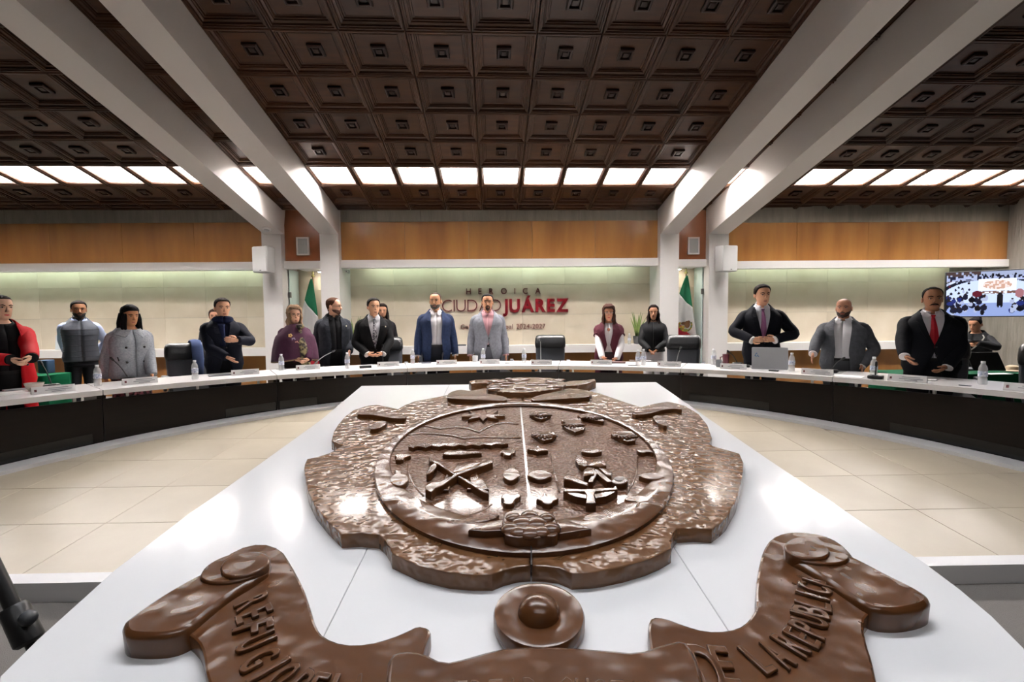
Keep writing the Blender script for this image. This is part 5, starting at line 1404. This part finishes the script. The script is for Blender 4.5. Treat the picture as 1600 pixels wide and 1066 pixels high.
q = B(); pts = [(.05, .135, .62), (.06, .14, .85), (.055, .15, 1.05), (.05, .2, 1.13), (.05, .3, 1.135), (.05, .4, 1.08), (.05, .41, .8)]
q.tube(pts, [.06, .065, .065, .06, .06, .06, .065], 10, .3); o = q.build('blue_garment', cloth('#3d4a6b'), M=Matrix.Translation(cz) @ Matrix.Rotation(rzc, 4, 'Z'), smooth=0)
tag(o, 'blue grey garment hung over the chair left of the navy coat', 'garment')

# ------------------------------------------------------------------ things on the round desk
def desk_at(x, y, z=ZT): return atz(x, y, z)
def tang(p): return -math.atan2(p.x - RC.x, p.y - RC.y)
M_PET = mat('clear_plastic', '#ffffff', .08, alpha=.34)
M_LAB = mat('bottle_label', '#e6e8ee', .5, col2='#a3adc4', vscale=60, vmix=.12)
M_CAP = mat('white_cap', '#eef0f2', .4)
bt = empty('water_bottle')
B().lathe([(.001, .002), (.026, 0), (.031, .008), (.0315, .05), (.029, .06), (.0315, .07), (.0315, .12), (.029, .128), (.031, .136), (.026, .16), (.0135, .185), (.0125, .19)], n=18).build('bottle', M_PET, bt, smooth=45)
B().lathe([(.0319, .072), (.0322, .074), (.0322, .117), (.0319, .119)], n=18).build('label', M_LAB, bt, smooth=60)
B().lathe([(.0155, .187), (.0155, .204), (.014, .206), (.001, .206)], n=14).build('cap', M_CAP, bt, smooth=40)
wt = B().lathe([(.001, .004), (.0285, .004), (.029, .13), (.001, .131)], n=14).build('water', mat('water', '#ffffff', .05, alpha=.1), bt, smooth=45)
BOT = [(153, 603, 'beside the seam of the left desk, by the grey jacket'), (305, 593, 'in front of the chair with the blue garment'), (440, 579, 'beside the purple shawl'), (543, 576, 'before the charcoal jacket'),
       (645, 568.5, 'left of the blue blazer'), (755, 567, 'in front of the grey checked blazer'), (819, 567, 'alone between pink shirt and empty middle chair'), (997, 572, 'left one of the pair in front of the white trousers'),
       (1005.5, 570.5, 'right one of the pair in front of the white trousers'), (1115, 570, 'left of the maroon tumbler'), (1237, 580, 'right of the silver laptop'), (1365, 590, 'beside the microphone by the bald person'), (1535, 601, 'near the right edge of the picture')]
for i, (x, y, w) in enumerate(BOT):
    o = bt if i == 0 else copy_tree(bt); p = desk_at(x, y); o.location = (p.x, p.y, ZT + .0005); tag(o, 'clear water bottle ' + w, 'bottle', 'water bottles on the desk')
PL = [(85, 614, 'by the bowl at the far left'), (220, 600, 'in front of the grey jacket'), (384, 586, 'in front of the navy coat'), (482, 578, 'in front of the purple shawl'), (607, 573, 'in front of the plaid tie'), (698, 570, 'in front of the blue blazer'),
      (765, 569, 'in front of the pink shirt'), (846, 570, 'in front of the empty middle chair'), (939, 570, 'in front of the maroon waistcoat'), (1045, 573, 'in front of the empty chair by the flag'), (1145, 577, 'in front of the maroon tumbler'),
      (1276, 586, 'in front of the bald person'), (1416, 597, 'in front of the red tie'), (1606, 613, 'cut by the right picture edge')]
pl0 = empty('name_card')
q = B(); q.loft([[V((x, .0, 0)), V((x, -.0, .004)), V((x, .025, .062)), V((x, .028, .062)), V((x, .056, 0)), V((x, .052, 0)), V((x, .0265, .057)), V((x, .004, 0))] for x in (-.14, .14)]); q.build('card', M_PAPER, pl0)
for z, w in ((.043, .13), (.028, .17), (.015, .09)):
    B().box((.03, .0125 * z / .031 - .0035, z), (w, .001, .005), Matrix.Rotation(math.radians(-22), 3, 'X')).build('print_line', M_PRINT, pl0)
B().box((-.115, .0075, .03), (.016, .001, .022), Matrix.Rotation(math.radians(-22), 3, 'X')).build('printed_crest', M_DKRED, pl0)
for i, (x, y, w) in enumerate(PL):
    o = pl0 if i == 0 else copy_tree(pl0); p = desk_at(x, y); o.location = (p.x, p.y, ZT + .0005); o.rotation_euler = (0, 0, tang(p)); tag(o, 'white folded name card ' + w, 'name card', 'name cards on the desk')
def microphone(x, y, xt, yt, where, light=False, dy=0.):
    p = desk_at(x, y); o = empty('desk_microphone', (p.x, p.y, ZT), tang(p)); inv = (Matrix.Translation(o.location) @ Matrix.Rotation(tang(p), 4, 'Z')).inverted()
    t = inv @ aty(xt, yt, p.y + dy)
    m = M_STEEL if light else M_BLACK
    B().rbox((0, 0, .018), (.12, .10, .034), .02).build('base', M_BLACK, o, smooth=40)
    B().box((0, -.03, .037), (.05, .02, .004)).build('button', M_DKST, o)
    a = V((0, 0, .03)); mid = a.lerp(t, .5) + V((0, 0, .02)); pth, rd = bez([a, mid, t], [.006, .005, .005], 6); B().tube(pth, rd, 8).build('gooseneck', m, o, smooth=0)
    d = (t - mid).normalized(); B().tube([t - d * .01, t + d * .005, t + d * .035, t + d * .045], [.006, .011, .011, .006], 10).build('capsule', M_BLACK if not light else M_DKST, o, smooth=40)
    tag(o, 'gooseneck desk microphone ' + where, 'microphone', 'desk microphones')
microphone(81, 606, 66, 570, 'leaning left beside the red coat'); microphone(200, 594, 177, 563, 'in front of the grey jacket'); microphone(489, 574.5, 519, 550, 'bent towards the charcoal jacket', True)
microphone(598.5, 570, 598, 543, 'upright before the plaid tie'); microphone(691, 567.5, 691.5, 556, 'low in front of the blue blazer'); microphone(845, 566, 844.5, 533, 'standing before the empty middle chair', True)
microphone(1057, 569, 1062.5, 546, 'standing before the empty chair by the flag', True); microphone(1152, 571, 1140, 551, 'bent left by the maroon tumbler'); microphone(1299, 582.5, 1315, 562, 'leaning right before the bald person'); microphone(1368, 592, 1369, 572, 'beside the bottle, between grey suit and red tie')
def flat(name, x, y, w, d, h, m, label, cat, rot=0., mold=None):
    p = desk_at(x, y); o = B().rbox((0, 0, h / 2), (w, d, h), min(.012, d * .2)).build(name, m, smooth=40, M=Matrix.Translation((p.x, p.y, ZT + .0005)) @ Matrix.Rotation(tang(p) + math.radians(rot), 4, 'Z')); tag(o, label, cat); return o
flat('paper_sheet', 14, 615, .21, .28, .002, M_PAPER, 'white paper sheet at the left picture edge', 'paper'); flat('tablet', 30, 609, .2, .14, .008, mat('grey_tablet', '#8f8f93', .3), 'grey tablet beside the bowl on the left desk', 'tablet')
flat('tablet', 345, 587, .24, .12, .01, mat('dark_tablet', '#54545a', .3), 'dark folder lying in front of the navy coat', 'folder'); flat('paper_sheet', 570, 574, .28, .18, .004, M_PAPER, 'white papers left of the plaid tie', 'paper', 10)
flat('mobile_phone', 571, 575, .15, .08, .03, M_BLACK, 'black phone on the papers left of the plaid tie', 'phone'); flat('mobile_phone', 666, 567.5, .14, .07, .012, mat('navy_phone', '#23263a', .3), 'dark phone left of the blue blazer', 'phone')
flat('tablet', 966, 567.5, .2, .13, .02, mat('maroon_folder', '#5a3a3c', .4), 'maroon notebook in front of the maroon waistcoat', 'notebook'); flat('mobile_phone', 988, 571.5, .11, .06, .008, M_BLACK, 'black phone left of the bottle pair', 'phone')
flat('desk_puck', 1209, 580, .10, .06, .012, M_BLACK, 'small black puck in front of the laptop', 'device'); flat('card_reader', 1163, 574, .12, .07, .03, M_BLACK, 'black box beside the card by the maroon tumbler', 'device')
flat('paper_sheet', 1325, 588, .25, .2, .003, M_PAPER, 'white paper sheet before the bald person', 'paper'); flat('mobile_phone', 1508, 603, .08, .04, .006, mat('navy_phone', '#23263a', .3), 'small dark object left of the right bottle', 'device'); flat('paper_sheet', 1452, 594.5, .1, .1, .01, M_PAPER, 'small white note beside the card of the red tie', 'paper')
flat('paper_sheet', 1000, 563.5, .3, .05, .002, M_PAPER, 'white paper behind the bottle pair', 'paper'); flat('mobile_phone', 793, 567.5, .07, .05, .01, M_DKST, 'grey puck right of the pink shirt', 'device'); flat('paper_sheet', 440, 577, .12, .16, .003, mat('dark_tablet', '#54545a', .3), 'dark phone beside the bottle at the purple shawl', 'phone')
# laptop
p = desk_at(1202, 577.5); lap = empty('laptop', (p.x, p.y, ZT), tang(p) + math.radians(14)); M_SILV = mat('silver_shell', '#c9cacd', .35, .3)
B().rbox((0, .12, .01), (.37, .25, .018), .012).build('base', M_SILV, lap, smooth=40)
RL = Matrix.Rotation(math.radians(12), 3, 'X'); ld = B().rbox((0, 0, 0), (.37, .25, .008), .012, Matrix.Rotation(math.radians(78), 3, 'X')).build('lid', M_SILV, lap, smooth=40, M=Matrix.Translation((0, -.03, .135)))
for dx, dz in ((-.145, .045), (-.135, .055), (-.15, .03), (-.125, .032), (-.14, .02), (-.118, .018)): B().ball((dx, -.012 - dz * .2 + .012, dz), (.007, .004, .006), 8, 5).build('sticker', mat('sticker_blue', '#4f83b8', .5), ld)
tag(lap, 'open silver laptop with blue sticker seen from behind', 'laptop')
p = desk_at(1134, 571); o = empty('tumbler', (p.x, p.y, ZT)); B().lathe([(.03, 0), (.034, .01), (.04, .12), (.041, .14), (.036, .145), (.001, .146)], n=20).build('cup', mat('maroon_enamel', '#571a28', .35), o, smooth=40)
B().tube([(-.038, 0, .11), (-.07, 0, .105), (-.072, 0, .05), (-.036, 0, .04)], .007, 8).build('handle', mat('maroon_enamel', '#571a28', .35), o, smooth=0); B().tube([(.01, 0, .14), (.015, 0, .19)], .004, 6).build('straw', M_DKST, o); tag(o, 'maroon tumbler with handle and straw', 'tumbler')
p = desk_at(1123, 573.5); o = empty('coffee_mug', (p.x, p.y, ZT)); B().lathe([(.03, 0), (.033, .01), (.034, .09), (.030, .09), (.028, .02), (.001, .015)], n=20).build('cup', mat('grey_mug', '#77787c', .4), o, smooth=40); B().tube([(-.033, 0, .075), (-.058, 0, .07), (-.058, 0, .03), (-.032, 0, .02)], .006, 8).build('handle', mat('grey_mug', '#77787c', .4), o, smooth=0); tag(o, 'grey mug beside the maroon tumbler', 'mug')
p = desk_at(742.5, 566.5); tag(B().lathe([(.03, 0), (.036, .005), (.041, .10), (.038, .10), (.033, .012), (.001, .01)], n=20).build('drinking_glass', M_PET, smooth=40, M=Matrix.Translation((p.x, p.y, ZT + .0005))), 'clear drinking glass left of the pink shirt bottle', 'glass')
p = desk_at(54, 611); o = empty('dessert_bowl', (p.x, p.y, ZT)); B().lathe([(.03, 0), (.04, .005), (.065, .06), (.068, .075), (.064, .075), (.058, .05), (.001, .02)], n=24).build('bowl', mat('clear_bowl', '#f0e9e2', .1, trans=.5), o, smooth=40); B().lathe([(.001, .055), (.05, .055), (.058, .05), (.05, .03), (.001, .03)], n=20).build('contents', mat('cream_food', '#e3cdb8', .6), o, smooth=40); tag(o, 'clear bowl with pale food at the far left', 'bowl')

# ------------------------------------------------------------------ side tables with green cloths, ledge things, plants
def green_table(x, y, w, d, label, rot=0., side=0):
    p = atz(x, y, .70); p.x += w / 2 * side; o = empty('cloth_table', (p.x, p.y + d / 2, 0), math.radians(rot))
    q = B(); R = []
    per = []
    for k in range(80):
        a = 2 * math.pi * k / 80; c, s = sup(a, 9); per.append((c * w / 2, s * d / 2, a))
    for z, e in ((.70, -.01), (.695, 0), (.6, .008), (.3, .018), (.03, .026)):
        R.append([V((x_ * (1 + e * .2) + e * .8 * math.sin(a * 14), y_ * (1 + e * .2) + e * .8 * math.cos(a * 17), z)) for x_, y_, a in per])
    q.loft(R[::-1]); q.build('cloth', M_GREENC, o, smooth=50)
    for sx_ in (1, -1):
        for sy_ in (1, -1): B().box((sx_ * w * .4, sy_ * d * .38, .01), (.04, .04, .02)).build('foot', M_BLACK, o)
    tag(o, label, 'table', 'tables with green cloths'); return p
gp = green_table(66, 588, 1.2, .45, 'table with green cloth behind the red coat', 0, -1)
gp2 = green_table(1405, 586, 2.3, .5, 'table with green cloth in the right background', 0, 1)
p = atz(64, 584, .70); tag(B().rbox((0, .08, .09), (.14, .12, .18), .02).build('blue_canister', mat('blue_box', '#2d4560', .5), smooth=40, M=Matrix.Translation((p.x, p.y, .701))), 'dark blue box on the left green table', 'box')
p = atz(1547, 581, .70); o = empty('laptop', (p.x, p.y + .1, .701), math.radians(-6)); B().rbox((0, .12, .01), (.36, .24, .02), .01).build('base', M_BLACK, o, smooth=40); B().rbox((0, 0, 0), (.36, .24, .01), .01, Matrix.Rotation(math.radians(62), 3, 'X')).build('lid', M_BLACK, o, smooth=40, M=Matrix.Translation((0, -.05, .12))); tag(o, 'black laptop on the right green table', 'laptop')
p = atz(1566, 585.5, .70); tag(B().box((0, .05, .002), (.26, .1, .004)).build('paper_sheet', M_PAPER, M=Matrix.Translation((p.x, p.y, .701))), 'white papers on the right green table', 'paper')
p = atz(1612, 583, .70); tag(B().lathe([(.13, 0), (.14, .008), (.075, .02), (.06, .055), (.03, .07), (.001, .072)], n=24).build('straw_hat', mat('beige_felt', '#b9a78c', .9), smooth=40, M=Matrix.Translation((p.x, p.y + .2, .701))), 'beige hat on the right green table', 'hat')
p = aty(95.5, 546, 8.6); o = empty('acrylic_sign', (p.x, 8.62, LZ1)); B().box((0, 0, .14), (.22, .012, .27), Matrix.Rotation(math.radians(-6), 3, 'X')).build('sheet', mat('pale_acrylic', '#c9cfd6', .3), o); B().box((0, .02, .005), (.2, .08, .01)).build('foot', M_WHITE, o); tag(o, 'pale upright sign on the left wall ledge', 'sign')
p = aty(720, 538, 8.6); tag(B().rbox((0, 0, .013), (.2, .06, .026), .01).build('folder', M_DKST, smooth=40, M=Matrix.Translation((p.x, 8.6, LZ1 + .001))), 'dark pen case on the ledge right of the blue blazer', 'case')
p = aty(620, 540, 8.6); tag(B().box((0, 0, .004), (.3, .12, .008)).build('paper_sheet', M_PAPER, M=Matrix.Translation((p.x, 8.6, LZ1 + .001))), 'white paper stack on the ledge left of the blue blazer', 'paper')
M_LEAF = mat('plant_green', '#4f6b35', .5, col2='#8b9a55', vscale=8); M_POT = mat('dark_pot', '#4b4b4d', .6, bump=.3, bscale=30)
def plant(x, y, ht, label, n):
    p = aty(x, y, 8.62); o = empty('potted_plant', (p.x, 8.62, LZ1))
    B().lathe([(.05, 0), (.065, .01), (.08, .13), (.085, .15), (.075, .15), (.07, .12), (.001, .11)], n=18).build('pot', M_POT, o, smooth=40)
    for k in range(n):
        r = random.Random(k + int(x)); a = r.random() * 6.28; h = ht * (.65 + .35 * r.random()); sp = .04 + .14 * r.random()
        dx, dy = math.cos(a) * sp, math.sin(a) * sp * .3 - .03
        B().tube([(dx * .15, dy * .15, .1), (dx * .4, dy * .4, .1 + h * .5), (dx, dy, .1 + h)], [.012, .018, .002], 6, .35).build('leaf', M_LEAF, o, smooth=0)
    tag(o, label, 'plant', 'potted plants on the ledge')
plant(996, 535, .52, 'spiky potted plant on the ledge beside the black jacket', 13); plant(553, 540, .5, 'spiky potted plant half hidden behind the plaid tie', 10)
p = aty(983, 536, 8.55); o = copy_tree(bt); o.location = (p.x, 8.54, LZ1 + .0005); tag(o, 'clear bottle on the ledge beside the potted plant', 'bottle', 'water bottles on the desk')

# ------------------------------------------------------------------ black stand at the lower left
st = empty('tripod_stand', (-1.95, 1.58, 0))
apex = V((0, 0, .95))
for k, ft in enumerate((V((.50, -.10, .02)), V((-.30, -.32, .02)), V((-.42, .22, .02)))):
    lg = B().tube([apex + (ft - apex) * .04, apex.lerp(ft, .62)], [.022, .022], 12).build('leg', M_BLACK, st, smooth=40)
    B().tube([apex.lerp(ft, .5), ft], .016, 10).build('lower_leg', M_BLACK, lg, smooth=40)
    c = apex.lerp(ft, .62); d = (ft - apex).normalized(); B().tube([c - d * .07, c - d * .06, c + d * .06, c + d * .07], [.03, .038, .04, .03], 12).build('leg_lock', M_BLACK, lg, smooth=40)
    B().ball(c + V((.045, -.02, .035)), (.025, .025, .025), 10, 8).build('knob', mat('grey_knob', '#3b3d40', .5), lg, smooth=0)
    B().ball(ft, (.025, .025, .02), 10, 6).build('foot', M_BLACK, lg, smooth=0)
B().tube([(0, 0, .7), (0, 0, 1.3)], .018, 12).build('centre_column', M_BLACK, st, smooth=40)
B().lathe([(.04, .96), (.05, .98), (.05, 1.03), (.03, 1.06)], (0, 0, 0), 16).build('collar', M_BLACK, st, smooth=40)
tag(st, 'black tripod stand at the lower left edge', 'tripod')
